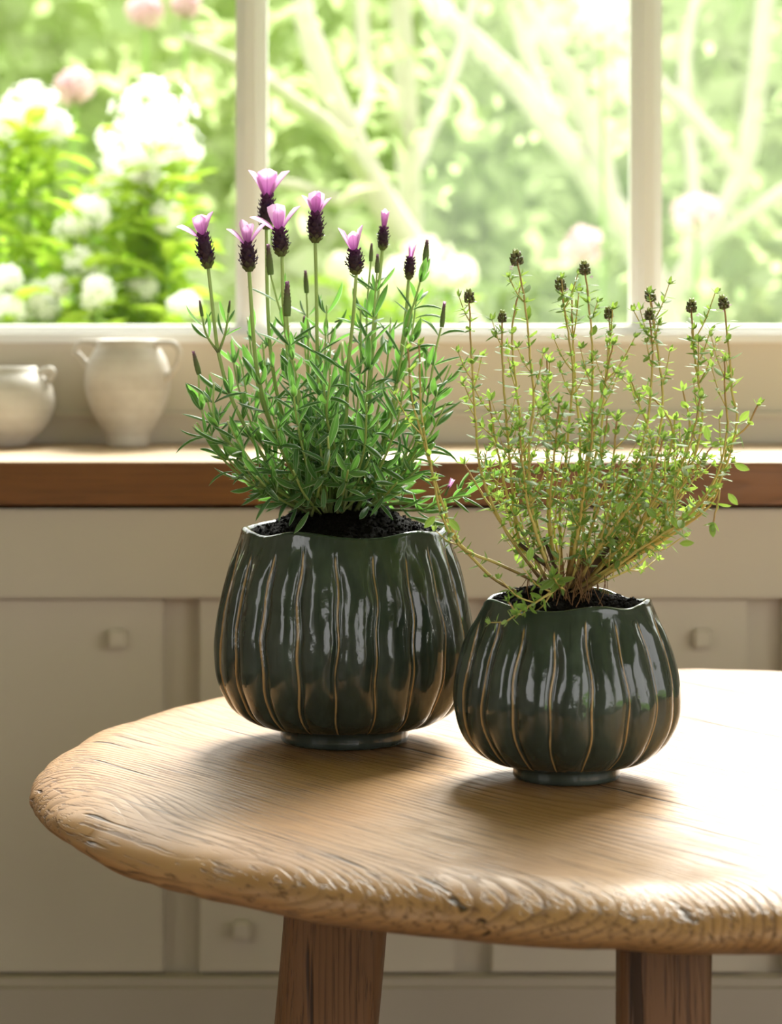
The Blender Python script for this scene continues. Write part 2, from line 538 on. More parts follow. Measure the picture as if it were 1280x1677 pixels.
# ------------------------------------------------------------------ room shell
WALL_Y = 3.31
LEDGE_TOP = H - 0.19
X0, X1, YR, CEIL = -2.3, 2.7, -2.3, 2.75
WX0, WX1 = -1.17, 1.81
WZ0, WZ1 = H - 0.0615, 2.55

tag(boxes('floor', [(X0, X1, YR, WALL_Y, -0.05, 0)], M['floor'], bevel=0), kind='structure')
tag(boxes('ceiling', [(X0 - .2, X1 + .2, YR - .2, WALL_Y + .2, CEIL, CEIL + .1)], M['room'], bevel=0), kind='structure')
tag(boxes('wall_back', [(X0, WX0, WALL_Y, WALL_Y + .16, 0, CEIL), (WX1, X1, WALL_Y, WALL_Y + .16, 0, CEIL),
                        (WX0, WX1, WALL_Y, WALL_Y + .16, 0, WZ0), (WX0, WX1, WALL_Y, WALL_Y + .16, WZ1, CEIL)], M['apron'], bevel=0), kind='structure')
# the other three sides stand behind and beside the viewer; each has an unseen, unglazed opening added for fill light
tag(boxes('wall_left', [(X0 - .2, X0, YR, -0.6, 0, CEIL), (X0 - .2, X0, 0.7, WALL_Y + .16, 0, CEIL), (X0 - .2, X0, -0.6, 0.7, 0, .8), (X0 - .2, X0, -0.6, 0.7, 2.2, CEIL)], M['room'], bevel=0), kind='structure')
tag(boxes('wall_right', [(X1, X1 + .2, YR, -1.6, 0, CEIL), (X1, X1 + .2, 1.6, WALL_Y + .16, 0, CEIL), (X1, X1 + .2, -1.6, 1.6, 0, .3), (X1, X1 + .2, -1.6, 1.6, 2.25, CEIL)], M['room'], bevel=0), kind='structure')
tag(boxes('wall_rear', [(X0, 0.1, YR - .2, YR, 0, CEIL), (2.0, X1, YR - .2, YR, 0, CEIL), (0.1, 2.0, YR - .2, YR, 2.35, CEIL), (0.1, 2.0, YR - .2, YR, 0, .5)], M['room'], bevel=0), kind='structure')

# moulding on the wall under the window
tag(boxes('trim_1', [(X0, X1, WALL_Y - 0.012, WALL_Y, LEDGE_TOP, H - 0.1555), (X0, X1, WALL_Y - 0.018, WALL_Y, H - 0.1585, H - 0.1515)], M['apron'], bevel=0.0015), kind='structure')

# window
win = empty('window_1', (0.32, WALL_Y, WZ0)); tag(win, kind='structure')
GY = WALL_Y + 0.05
ORG = (0.32, WALL_Y, WZ0)
boxes('window_sill', [(WX0, WX1, WALL_Y - 0.012, WALL_Y + 0.02, WZ0 - 0.004, WZ0 + 0.008), (WX0, WX1, WALL_Y + 0.02, WALL_Y + 0.11, WZ0, WZ0 + 0.017)], M['frame'], win, 0.002, ORG)
boxes('window_head', [(WX0, WX1, WALL_Y + 0.01, WALL_Y + 0.10, WZ1 - 0.05, WZ1)], M['frame'], win, 0.003, ORG)
mx = [-0.673, -0.1757, 0.3214, 0.8185, 1.3156]
for x in mx:
    boxes('glazing_bar', [(x - 0.0075, x + 0.0075, WALL_Y + 0.012, GY + 0.03, WZ0 + 0.015, WZ1 - 0.04),
                          (x - 0.0135, x + 0.0135, WALL_Y + 0.024, GY + 0.03, WZ0 + 0.015, WZ1 - 0.04),
                          (x - 0.0195, x + 0.0195, GY - 0.012, GY + 0.028, WZ0 + 0.015, WZ1 - 0.04)], M['frame'], win, 0.0012, ORG)
for x in (WX0 + 0.03, WX1 - 0.03):
    boxes('window_stile', [(x - 0.03, x + 0.03, WALL_Y + 0.01, WALL_Y + 0.10, WZ0 + 0.015, WZ1 - 0.04)], M['frame'], win, 0.003, ORG)
ed = [WX0 + 0.05] + mx + [WX1 - 0.05]
for a, b in zip(ed, ed[1:]):
    boxes('pane', [(a + 0.005, b - 0.005, GY, GY + 0.004, WZ0 + 0.01, WZ1 - 0.045)], M['glass'], win, 0, ORG)

# panelling under the ledge
FY, DY = 2.955, 2.968
low = empty('wall_lower', (0, FY, 0)); tag(low, kind='structure')
LO = (0, FY, 0)
LEDGE_BOT = LEDGE_TOP - 0.0475
BASE_TOP = H - 0.763
boxes('backing_board', [(X0, X1, DY + 0.018, WALL_Y, 0, LEDGE_BOT - 0.012)], M['panel'], low, 0, LO)
boxes('frieze_board', [(X0, X1, FY, DY + 0.018, H - 0.3425, LEDGE_BOT - 0.0055)], M['panel'], low, 0.0025, LO)
GAPX, GAPW, PER = -0.234, 0.0388, 0.3256
for k in range(-6, 9):
    a = GAPX + PER * k + GAPW / 2
    b = GAPX + PER * (k + 1) - GAPW / 2
    a, b = max(a, X0), min(b, X1)
    if b - a < 0.05: continue
    pn = boxes('panel', [(a, b, DY, DY + 0.019, BASE_TOP + 0.002, H - 0.343)], M['panel'], low, 0.0025, LO)
    if b - a > 0.25:
        for kx, kz in ((b - 0.0515, H - 0.388), (a + 0.0485, H - 0.7125)):
            boxes('peg', [(kx - 0.011, kx + 0.011, DY - 0.012, DY + 0.002, kz - 0.011, kz + 0.011)], M['panel'], pn, 0.0035, LO, 3)
tag(boxes('baseboard_back', [(X0, X1, FY - 0.012, DY + 0.018, 0, BASE_TOP)], M['base'], bevel=0.009), kind='structure')

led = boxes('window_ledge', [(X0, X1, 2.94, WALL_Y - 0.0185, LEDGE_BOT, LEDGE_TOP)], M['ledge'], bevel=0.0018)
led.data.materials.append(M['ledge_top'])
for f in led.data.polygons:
    if f.normal.z > 0.5: f.material_index = 1  # upward faces get a paler oak than the front
tag(led, 'thick brown wooden ledge running the full width below the window', 'ledge')

# ------------------------------------------------------------------ table
TC = Vector((0.25, 2.15, TABLE_Z))
tbl = empty('wooden_table', (TC.x, TC.y, 0))
tag(tbl, 'round weathered wooden table with a thick rounded edge and chunky legs', 'table')


def make_top():
    NT_, prof = 360, []
    # (radius from rim, drop)
    for i in range(26): prof.append((0.458 * (i / 25.0) ** 0.8, 0.0))
    A, B = 0.056, 0.025
    for i in range(1, 19):
        ph = math.pi / 2 * i / 18
        prof.append((0.458 + A * math.sin(ph) ** 1.05, -B * (1 - math.cos(ph))))
    A2, B2 = 0.050, 0.018
    for i in range(1, 13):
        ph = math.pi / 2 * i / 12
        prof.append((0.514 - A2 * (1 - math.cos(ph)), -B - B2 * math.sin(ph)))
    for i in range(1, 8): prof.append((0.464 * (1 - i / 7.0), -0.043))
    vs, fs = [], []
    n = len(prof)
    for i, (r, z) in enumerate(prof):
        for k in range(NT_):
            a = 2 * math.pi * k / NT_
            ca, sa = math.cos(a), math.sin(a)
            s = min(1, r / 0.45)
            wob = 0.008 * noise.noise(Vector((ca * 1.4, sa * 1.4, 3.1))) + 0.0045 * noise.noise(Vector((ca * 5, sa * 5, z * 30)))
            wob += 0.0022 * noise.noise(Vector((ca * 22, sa * 22, z * 70)))
            # the back edge is less worn away than the front
            wob += 0.012 * max(0.0, sa) + 0.022 * max(0.0, -ca)
            rr = r + wob * s ** 3
            p = Vector((ca * rr, sa * rr, z))
            zz = z + 0.0012 * noise.noise(p * 9) + 0.0007 * noise.noise(p * 30)
            if 0.4 < r and z > -0.05:
                zz += 0.0022 * noise.noise(Vector((ca * 7, sa * 7, 8.0))) * (s ** 4) * (1 if z < -0.001 else 0.4)
            if r < 0.40 and z == 0: zz = z + 0.0004 * noise.noise(p * 30)
            vs.append((p.x, p.y, zz))
    for i in range(n - 1):
        for k in range(NT_):
            fs.append((i * NT_ + k, i * NT_ + (k + 1) % NT_, (i + 1) * NT_ + (k + 1) % NT_, (i + 1) * NT_ + k))
    mb = MB(); mb.add(vs, [tuple(reversed(f)) for f in fs])
    return mb.build('table_top', M['table'], tbl, True, (0, 0, TABLE_Z))


make_top()


def make_leg(top, foot, rx, ry, power, seed):
    """a hewn leg: rounded-square section, slight taper and wobble"""
    mb = MB(); vs = []; N, K = 22, 28
    for i in range(N):
        t = i / (N - 1)
        c = Vector(top).lerp(Vector(foot), t)
        s = 1 - 0.10 * t
        for k in range(K):
            a = 2 * math.pi * k / K
            ca, sa = math.cos(a), math.sin(a)
            e = (abs(ca) ** power + abs(sa) ** power) ** (-1 / power)
            wv = 1 + 0.05 * noise.noise(Vector((ca * 1.5, sa * 1.5, t * 3 + seed)))
            vs.append((c.x + rx * s * e * ca * wv, c.y + ry * s * e * sa * wv, c.z))
    fs = []
    for i in range(N - 1):
        for k in range(K):
            fs.append((i * K + k, (i + 1) * K + k, (i + 1) * K + (k + 1) % K, i * K + (k + 1) % K))
    fs.append(tuple(range(K))); fs.append(tuple((N - 1) * K + k for k in range(K - 1, -1, -1)))
    mb.add(vs, fs)
    return mb.build('leg', M['leg'], tbl, True)


make_leg((-0.286, -0.03, TABLE_Z - 0.035), (-0.331, -0.035, 0), 0.0425, 0.040, 2.6, 1)
make_leg((-0.060, -0.30, TABLE_Z - 0.035), (-0.066, -0.32, 0), 0.0325, 0.03, 7, 5)
make_leg((-0.004, 0.25, TABLE_Z - 0.035), (-0.004, 0.27, 0), 0.0325, 0.03, 7, 9)
make_leg((0.28, 0.0, TABLE_Z - 0.035), (0.33, 0.0, 0), 0.0425, 0.040, 2.6, 13)


# ------------------------------------------------------------------ ribbed pots
def make_pot(name, centre, prof, rim_r, rim_z, lip, ribs, phase, amp, wave_n, wave_ph, wave_a, seed, label):
    """prof: (r, z) up the outside from the foot; inside wall follows"""
    rg = random.Random(seed)
    SUB = 42
    K = ribs * SUB
    # densify the outside
    outer = [(p.x, p.z) for p in catmull([(r, 0, z) for r, z in prof], 84)]
    foot_h = prof[2][1]
    zmax = rim_z
    rows = []
    for r, z in outer:
        rows.append((r, z, 'o'))
    # rounded lip
    r0, z0 = outer[-1]
    for i in range(1, 9):
        a = math.pi * i / 8
        rows.append((r0 - lip / 2 + lip / 2 * math.cos(a), z0 + lip * 0.62 * math.sin(a), 'l'))
    inner_z = [z0 - (z0 * 0.42) * (i / 18) for i in range(1, 19)]
    oz = [q[1] for q in outer]; orr = [q[0] for q in outer]
    for z in inner_z:
        rows.append((float(np.interp(z, oz[8:], orr[8:])) - lip - 0.001, z, 'i'))
    wph = [rg.uniform(0, 6.28) for _ in range(ribs)]
    wam = [rg.uniform(0.9, 1.2) for _ in range(ribs)]
    topz = [rg.uniform(0.91, 0.965) for _ in range(ribs)]
    vs, rid = [], []
    for (r, z, kind) in rows:
        tz = z / zmax
        for k in range(K):
            th = 2 * math.pi * k / K
            wob = 0.022 * math.sin(z * 50 + 2 * math.sin(th * 3 + seed)) + 0.012 * math.sin(z * 140 + th * 5)
            q = (th - phase) / (2 * math.pi) * ribs + 0.5 + wob * (2.0 if True else 1)
            idx = int(math.floor(q)) % ribs
            tt = q - math.floor(q) - 0.5
            near = idx if tt < 0 else (idx + 1) % ribs   # ridge index
            d = 0.5 - abs(tt)
            rr, zz, ridge = r, z, 0.0
            if kind == 'o':
                lo = min(1, max(0, (z - foot_h * 1.05) / (0.016 * zmax / 0.178)))
                hi = min(1, max(0, (topz[near] - tz) / 0.16))
                env = lo * lo * (3 - 2 * lo) * hi * hi * (3 - 2 * hi)
                lobe = 1 - (2 * abs(tt)) ** 2.4
                # each flute sits a little proud on one side, like overlapping petals
                skew = 0.45 * (tt)
                rr += amp * env * (lobe + skew * min(1, d / 0.12) - 0.75)
                bead = math.exp(-(d / 0.034) ** 2)
                rr += amp * 0.52 * bead * env * wam[near]
                ridge = bead * min(1, env * 3.0) * wam[near]
            if kind in 'ol' or kind == 'i':
                f = max(0, min(1, (tz - 0.70) / 0.30)) ** 2
                wv = 0.75 * math.sin(wave_n * th + wave_ph) + 0.35 * math.sin((wave_n - 2) * th + wave_ph * 2.1 + seed) + 0.2 * math.sin((wave_n + 3) * th + seed)
                zz += wave_a * wv * f
                rr += wave_a * 0.3 * wv * f
            rr += 0.0007 * noise.noise(Vector((math.cos(th) * 3, math.sin(th) * 3, z * 40 + seed)))
            vs.append((rr * math.cos(th), rr * math.sin(th), zz)); rid.append(ridge)
    fs = []
    n = len(rows)
    for i in range(n - 1):
        for k in range(K):
            fs.append((i * K + k, i * K + (k + 1) % K, (i + 1) * K + (k + 1) % K, (i + 1) * K + k))
    fs.append(tuple(range(K - 1, -1, -1)))
    fs.append(tuple((n - 1) * K + k for k in range(K)))
    mb = MB(); mb.add(vs, fs)
    o = mb.build(name, M['glaze'], None, True, centre)
    at = o.data.attributes.new('ridge', 'FLOAT', 'POINT')
    at.data.foreach_set('value', np.array(rid, dtype=np.float32))
    tag(o, label, 'pot', 'ribbed green glazed pots')
    return o


BIGC = Vector((-0.0385, 2.207, TABLE_Z + 0.0008))
SMLC = Vector((0.1345, 2.040, TABLE_Z + 0.0008))
big_prof = [(0.0500, 0.0), (0.0530, 0.002), (0.0530, 0.0105), (0.0560, 0.0135), (0.074, 0.0165), (0.0895, 0.026), (0.0985, 0.039), (0.1045, 0.056), (0.1065, 0.075), (0.1055, 0.095), (0.1015, 0.118), (0.0955, 0.141), (0.0895, 0.160), (0.0855, 0.173)]
sml_prof = [(0.0385, 0.0), (0.0410, 0.0018), (0.0410, 0.0085), (0.0432, 0.0110), (0.058, 0.0140), (0.0705, 0.0225), (0.0795, 0.034), (0.0845, 0.047), (0.0860, 0.062), (0.0848, 0.077), (0.0810, 0.093), (0.0750, 0.110), (0.0685, 0.125), (0.0648, 0.133)]
make_pot('ribbed_pot', BIGC, big_prof, 0.0855, 0.178, 0.0062, 20, math.radians(-90 + 6.5), 0.0064, 6, 0.6, 0.0025, 2, 'large ribbed green glazed pot holding the flowering lavender')
make_pot('ribbed_pot', SMLC, sml_prof, 0.0648, 0.137, 0.0052, 18, math.radians(-90 - 1.5), 0.0056, 5, 2.2, 0.0028, 5, 'small ribbed green glazed pot holding the thyme')


def make_soil(centre, rad, z_edge, z_mid, seed, label, lift=(0, 0)):
    mb = MB(); vs, fs = [], []
    NR, K = 46, 120
    for i in range(NR + 1):
        r = rad * i / NR
        for k in range(K):
            a = 2 * math.pi * k / K
            x, y = r * math.cos(a), r * math.sin(a)
            q = Vector((x, y, seed))
            s = i / NR
            dx, dy = (x - lift[0]) / rad, (y - lift[1]) / rad
            z = z_edge + (z_mid - z_edge) * math.exp(-(dx * dx + dy * dy) * 2.6)
            z += 0.004 * noise.noise(q * 60) + 0.0026 * noise.noise(q * 160) + 0.0016 * noise.noise(q * 420)
            vs.append((x, y, z))
    for i in range(NR):
        for k in range(K):
            fs.append((i * K + k, (i + 1) * K + k, (i + 1) * K + (k + 1) % K, i * K + (k + 1) % K))
    mb.add(vs, fs)
    rg = random.Random(seed)
    ico = [Vector(v).normalized() for v in ((1, 0, 0), (-1, 0, 0), (0, 1, 0), (0, -1, 0), (0, 0, 1), (0, 0, -1))]
    icf = [(0, 2, 4), (2, 1, 4), (1, 3, 4), (3, 0, 4), (2, 0, 5), (1, 2, 5), (3, 1, 5), (0, 3, 5)]
    for _ in range(1500):
        a, r = rg.uniform(0, 6.283), rad * math.sqrt(rg.random()) * 0.97
        x, y = r * math.cos(a), r * math.sin(a)
        dx, dy = (x - lift[0]) / rad, (y - lift[1]) / rad
        z = z_edge + (z_mid - z_edge) * math.exp(-(dx * dx + dy * dy) * 2.6) + 0.0035 * noise.noise(Vector((x, y, seed)) * 60)
        s = rg.uniform(0.0005, 0.0022)
        rm = Matrix.Rotation(rg.uniform(0, 6.28), 3, Vector((rg.random(), rg.random(), rg.random() + .01)).normalized())
        mb.add([rm @ Vector((v.x * s * rg.uniform(.6, 1.6), v.y * s, v.z * s * rg.uniform(.5, 1.2))) + Vector((x, y, z + s * 0.5)) for v in ico], icf)
    o = mb.build('potting_soil', M['soil'], None, True, centre)
    tag(o, label, 'soil', kind='stuff')
    return o


make_soil(BIGC, 0.0790, 0.169, 0.206, 3, 'dark crumbly potting soil heaped under the lavender in the large pot', (0.0, 0.012))
make_soil(SMLC, 0.0580, 0.132, 0.150, 8, 'dark crumbly potting soil under the thyme in the small pot', (-0.01, 0.0))


# ------------------------------------------------------------------ leaves
def leaf_data(width, curl, bend, stations=6, across=5, shape='lance', tip=0.9):
    """blade of unit length along +X, upper face +Z; bend lifts (+) or droops (-) the tip"""
    vs, uv, fs = [], [], []
    for i in range(stations + 1):
        t = i / stations
        if shape == 'lance':
            w = width * (math.sin(math.pi * min(1, t * 0.93 + 0.07)) ** 0.8) * (0.75 + 0.35 * t)
        elif shape == 'oval':
            w = width * max(0.0, math.sin(math.pi * (t ** 0.9))) ** 0.62 if 0 < t < 1 else width * 0.10
        else:   # petal, broad towards the tip
            w = width * (0.25 + 0.95 * math.sin(math.pi * 0.5 * min(1, t * 1.25)) ** 1.3) * (1 if t < 0.8 else math.sqrt(max(0.0, 1 - ((t - 0.8) / 0.205) ** 2)))
        ang = bend * t
        cx = math.sin(ang) / bend * t / t if False else (t if abs(bend) < 1e-4 else math.sin(bend * t) / bend)
        cz = 0 if abs(bend) < 1e-4 else (1 - math.cos(bend * t)) / bend
        for k in range(across):
            u = k / (across - 1) * 2 - 1
            off = -curl * width * (abs(u) ** 2.0) * (w / max(width, 1e-6))
            nx, nz = -math.sin(bend * t), math.cos(bend * t)
            vs.append((cx + nx * off, u * w / 2, cz + nz * off))
            uv.append((k / (across - 1), t))
    for i in range(stations):
        for k in range(across - 1):
            fs.append((i * across + k, (i + 1) * across + k, (i + 1) * across + k + 1, i * across + k + 1))
    return vs, fs, uv


def leaf_mesh(name, data, mat):
    mb = MB(); mb.add(*data)
    return mb.mesh(name, mat)


LAV = [leaf_data(w, c, b) for w, c, b in ((0.20, 0.35, -0.5), (0.17, 0.4, -0.9), (0.25, 0.25, 0.25), (0.19, 0.4, 0.35), (0.16, 0.45, -1.3), (0.27, 0.25, -0.15))]
LAVM = [leaf_mesh('lavender_leaf', d, M['lav_leaf']) for d in LAV]
THY = [leaf_data(w, c, b, 4, 3, 'oval') for w, c, b in ((0.42, 0.15, -0.4), (0.36, -0.2, 0.3), (0.50, 0.12, -0.2), (0.33, 0.2, -0.7))]
THYM = [leaf_mesh('thyme_leaf', d, M['thy_leaf']) for d in THY]


def frame(direction, up, L, origin):
    d = direction.normalized()
    n = (up - d * up.dot(d))
    if n.length < 1e-4: n = Vector((0.3, -0.8, 0.5)) - d * Vector((0.3, -0.8, 0.5)).dot(d)
    n.normalize()
    s = n.cross(d)
    m = Matrix(((d.x * L, s.x * L, n.x * L, origin.x), (d.y * L, s.y * L, n.y * L, origin.y), (d.z * L, s.z * L, n.z * L, origin.z), (0, 0, 0, 1)))
    return m


class Plant:
    def __init__(s, name, base, label, cat, leafdata, leafmesh, leafmat, stemmat, seed):
        s.root = empty(name, base); tag(s.root, label, cat)
        s.base = Vector(base)
        s.ld, s.lm, s.leafmat, s.stemmat = leafdata, leafmesh, leafmat, stemmat
        s.leaves = []          # (score, variant, matrix, stem object)
        s.r = random.Random(seed)

    def L(s, px, py, d):
        return P(px, py, d) - s.base

    def stem(s, path, r0, r1, v0=0.0, v1=1.0, sides=6, name='stem', mat=None):
        n = len(path)
        mb = MB()
        tube(mb, path, [r0 + (r1 - r0) * i / (n - 1) for i in range(n)], sides, 0, True, v0, v1)
        return mb.build(name, mat or s.stemmat, s.root)

    def leaf(s, stem, origin, direction, up, size, variant, bonus=0.0):
        m = frame(direction, up, size, origin)
        # how large it shows: nearer and longer first
        score = size * (1.0 - 1.2 * origin.y) + bonus
        s.leaves.append((score, variant, m, stem))

    def finish(s, limit, stuff_name):
        s.leaves.sort(key=lambda q: -q[0])
        for sc, v, m, st in s.leaves[:limit]:
            o = bpy.data.objects.new('leaf', s.lm[v]); COL.objects.link(o)
            o.parent = st; o.matrix_local = m
        rest = s.leaves[limit:]
        if rest:
            mb = MB()
            for sc, v, m, st in rest:
                vs, fs, uv = s.ld[v]
                a = np.array(vs); mm = np.array(m)
                pts = a @ mm[:3, :3].T + mm[:3, 3]
                mb.add([tuple(p) for p in pts], fs, uv)
            o = mb.build(stuff_name, s.leafmat, s.root)
            tag(o, kind='stuff')


def tangent(path, i):
    return (path[min(i + 1, len(path) - 1)] - path[max(i - 1, 0)]).normalized()


def perp(t, az):
    ref = Vector((0, -1, 0)) if abs(t.y) < 0.8 else Vector((1, 0, 0))
    a = (ref - t * ref.dot(t)).normalized(); b = t.cross(a)
    return a * math.cos(az) + b * math.sin(az)


# ------------------------------------------------------------------ lavender
def make_spike_mesh(name, length, rad, rows, mat, bud=False, seed=0):
    rg = random.Random(seed)
    mb = MB()
    prof = []
    for i in range(9):
        t = i / 8
        shape = math.sin(math.pi * (0.10 + 0.80 * t)) ** 0.55 if not bud else (math.sin(math.pi * min(1, 0.16 + 0.62 * (1 - t) ** 1.0 + 0.0)) ** 0.8) * (1 - 0.55 * t)
        prof.append((max(0.0003, rad * 0.82 * shape), length * t))
    lathe(mb, prof, 12)
    # scale-like bracts in rows
    for j in range(rows):
        t = (j + 0.3) / rows
        n = 7 if not bud else 6
        r = float(np.interp(t * length, [p[1] for p in prof], [p[0] for p in prof]))
        for k in range(n):
            a = 2 * math.pi * (k + 0.5 * (j % 2)) / n + rg.uniform(-.15, .15)
            out = Vector((math.cos(a), math.sin(a), 0))
            o = out * r * 0.85 + Vector((0, 0, t * length))
            L = rad * (0.95 if not bud else 0.6) * rg.uniform(.85, 1.2)
            flare = rg.uniform(0.35, 0.75) if not bud else 0.15
            d = (Vector((0, 0, 1)) + out * flare).normalized()
            s = Vector((0, 0, 1)).cross(out)
            w = L * 0.62
            nrm = d.cross(s)
            vs = [o - s * w * .35, o + s * w * .35, o + d * L * .5 + s * w * .5 + out * L * 0.06, o + d * L, o + d * L * .5 - s * w * .5 + out * L * 0.06, o + d * L * .5 + out * L * .2]
            mb.add(vs, [(0, 1, 5), (1, 2, 5), (2, 3, 5), (3, 4, 5), (4, 0, 5)], [(0, t)] * 6)
    if not bud:
        for _ in range(9):
            a, t = rg.uniform(0, 6.28), rg.uniform(.12, .75)
            r = float(np.interp(t * length, [p[1] for p in prof], [p[0] for p in prof])) * 1.25
            c = Vector((math.cos(a) * r, math.sin(a) * r, t * length))
            for q in range(4):
                e = Vector((rg.uniform(-1, 1), rg.uniform(-1, 1), rg.uniform(-.4, 1))).normalized() * rad * 0.28
                f = e.cross(Vector((.3, .5, .8))).normalized() * rad * 0.16
                mb.add([c, c + e + f, c + e * 1.25, c + e - f], [(0, 1, 2), (0, 2, 3)], None, 1)
    return mb.mesh(name, [mat, M['floret']], True)


SPIKES = [make_spike_mesh('flower_spike', 1.0, 0.215, 8, M['spike'], False, k) for k in range(3)]
BUDS = [make_spike_mesh('flower_bud', 1.0, 0.22, 9, M['bud'], True, k) for k in range(2)]
PETALS = [leaf_mesh('petal', leaf_data(w, c, b, 7, 5, 'petal'), M['petal']) for w, c, b in ((0.50, -0.3, -0.2), (0.42, -0.3, 0.2), (0.36, -0.35, -0.3), (0.27, -0.4, 0.1))]

lav = Plant('lavender_plant', BIGC + Vector((0, 0, 0.178)), 'bushy green lavender plant with purple flower spikes and pink petals', 'lavender', LAV, LAVM, M['lav_leaf'], M['lav_stem'], 21)
D0 = 2.207


def lav_leaves(stem, path, t0, t1, spacing, size, up_top=True, axil=True, az0=None, dens=1.0):
    r = lav.r
    Lp = path_len(path); n = len(path)
    az = r.uniform(0, 6.28) if az0 is None else az0
    s = t0 * Lp
    while s < t1 * Lp:
        t = s / Lp
        i = min(n - 1, int(t * (n - 1)))
        tg = tangent(path, i)
        for side in (0, math.pi):
            p = perp(tg, az + side + r.uniform(-.25, .25))
            ang = math.radians(r.uniform(24, 52)) * (1.0 if t > 0.6 else 1.15)
            d = tg * math.cos(ang) + p * math.sin(ang)
            sz = size * r.uniform(0.75, 1.2) * (1 - 0.25 * abs(t - 0.55)) * (0.62 + 0.36 * min(1, t / 0.55))
            var = r.choice((0, 0, 1, 2, 3, 4, 5))
            lav.leaf(stem, path[i] + p * 0.001, d, tg, sz, var)
            if axil and r.random() < 0.6 * dens:
                for _ in range(r.choice((1, 2, 2, 3))):
                    p2 = perp(tg, az + side + r.uniform(-.9, .9))
                    a2 = math.radians(r.uniform(15, 50))
                    lav.leaf(stem, path[i] + p2 * 0.001, tg * math.cos(a2) + p2 * math.sin(a2), tg, sz * r.uniform(.35, .62), r.choice((0, 2, 3, 5)))
        az += math.pi / 2 + r.uniform(-.3, .3)
        s += spacing * r.uniform(.8, 1.2)


def lav_path(pts, dtip, n=26, dbase=None):
    k = len(pts)
    db = D0 if dbase is None else dbase
    q = []
    for i, (x, y) in enumerate(pts):      # listed tip first
        t = i / (k - 1)
        q.append(lav.L(x, y, dtip * (1 - t) ** 0.8 + db * (1 - (1 - t) ** 0.8)))
    q.reverse()
    return catmull(q, n)


def flower(bottom, top, petal_top, d, petals, spread, pl, bud=None, wide=1.0):
    b = lav.L(*bottom, d); t = lav.L(*top, d)
    ax = t - b
    L = ax.length * 1.06
    z = ax.normalized()
    xx = perp(z, lav.r.uniform(0, 6.28)); yy = z.cross(xx)
    rot = Matrix((xx, yy, z)).transposed().to_4x4()
    me = lav.r.choice(BUDS) if bud else lav.r.choice(SPIKES)
    o = bpy.data.objects.new('flower_bud' if bud else 'flower_spike', me); COL.objects.link(o)
    o.parent = lav.root
    sc = Matrix.Diagonal((wide * 0.0285 if not bud else L * wide, wide * 0.0285 if not bud else L * wide, L, 1))
    o.matrix_local = Matrix.Translation(b) @ rot @ sc
    inv = (Matrix.Translation(b) @ rot @ sc).inverted()
    # petals: azimuths (0 = towards the viewer's right) with an opening angle
    for (az, op, ln, var) in petals:
        op *= 0.8
        p = Vector((math.cos(az), math.sin(az), 0)); p = (p - z * p.dot(z)).normalized()
        dd = z * math.cos(op) + p * math.sin(op)
        pm = frame(dd, z * 0.2 - p, ln * pl * 1.12, t - z * L * 0.10 + p * 0.0012)
        q = bpy.data.objects.new('petal', PETALS[var]); COL.objects.link(q)
        q.parent = o; q.matrix_local = inv @ pm


def lav_stem(pts, dtip, r0=0.0014, r1=0.0011, leaves=None, db=None):
    pa = lav_path(pts, dtip, 28, db)
    st = lav.stem(pa, r0, r1)
    if leaves: lav_leaves(st, pa, *leaves)
    return st, pa


pi = math.pi
BASE_L = (540, 838)
# flowering stems: spike bottom, spike top, petal top, distance, path below, petals
FL = [
    ((341, 440), (332, 388), 350, 2.170, [(341, 440), (352, 540), (357, 575), (374, 640), (402, 700), (440, 760), (500, 830)], [(pi * .98, .95, 1.0, 0), (pi * .5, .15, .95, 0), (-pi * .4, .22, .9, 1), (0.1, .35, 1.05, 2)], 0.0205),
    ((408, 445), (405, 400), 362, 2.160, [(408, 445), (414, 540), (420, 600), (434, 665), (458, 730), (515, 835)], [(pi * .95, .62, .95, 2), (pi * .6, .35, 1.1, 3), (-pi * .5, .1, .8, 1), (.1, .55, 1.05, 2), (pi * .3, .2, .9, 0)], 0.0195),
    ((436, 376), (437, 325), 278, 2.230, [(436, 376), (438, 500), (446, 600), (466, 690), (525, 835)], [(pi, .42, 1.1, 2), (pi * .5, .05, 1.05, 0), (0, .50, 1.15, 2), (-pi * .5, .12, 1.0, 0)], 0.0240),
    ((461, 420), (457, 378), 340, 2.150, [(462, 420), (464, 500), (474, 570), (490, 650), (502, 730), (532, 835)], [(pi * .97, .80, 1.05, 2), (pi * .55, .18, 1.1, 0), (-pi * .6, .05, .9, 1), (.1, .52, 1.1, 2)], 0.0205),
    ((516, 398), (517, 353), 321, 2.170, [(516, 398), (518, 480), (519, 560), (522, 640), (528, 720), (545, 835)], [(pi, .36, 1.0, 2), (pi * .5, .05, 1.1, 0), (-pi * .5, .05, .9, 1), (0, .42, .95, 2), (pi * .2, .2, 1.05, 1)], 0.0185),
    ((583, 450), (580, 412), 375, 2.150, [(583, 450), (578, 520), (569, 610), (567, 680), (558, 835)], [(pi * .9, .38, 1.15, 3), (pi * .5, .05, .9, 1), (-pi * .5, .1, .75, 1), (.2, .28, 1.15, 3)], 0.0185),
    ((626, 410), (628, 376), 347, 2.240, [(626, 410), (617, 500), (608, 600), (600, 710), (572, 835)], [(pi * .9, .16, 1, 3), (pi * .5, .05, 1.1, 3), (.1, .22, 1, 3), (-pi * .5, .1, .9, 3)], 0.0160),
    ((669, 458), (672, 424), 400, 2.260, [(669, 458), (663, 530), (650, 620), (632, 720), (585, 835)], [(pi * .9, .2, 1, 3), (pi * .5, .05, .9, 3), (.1, .25, 1, 3)], 0.0140),
]
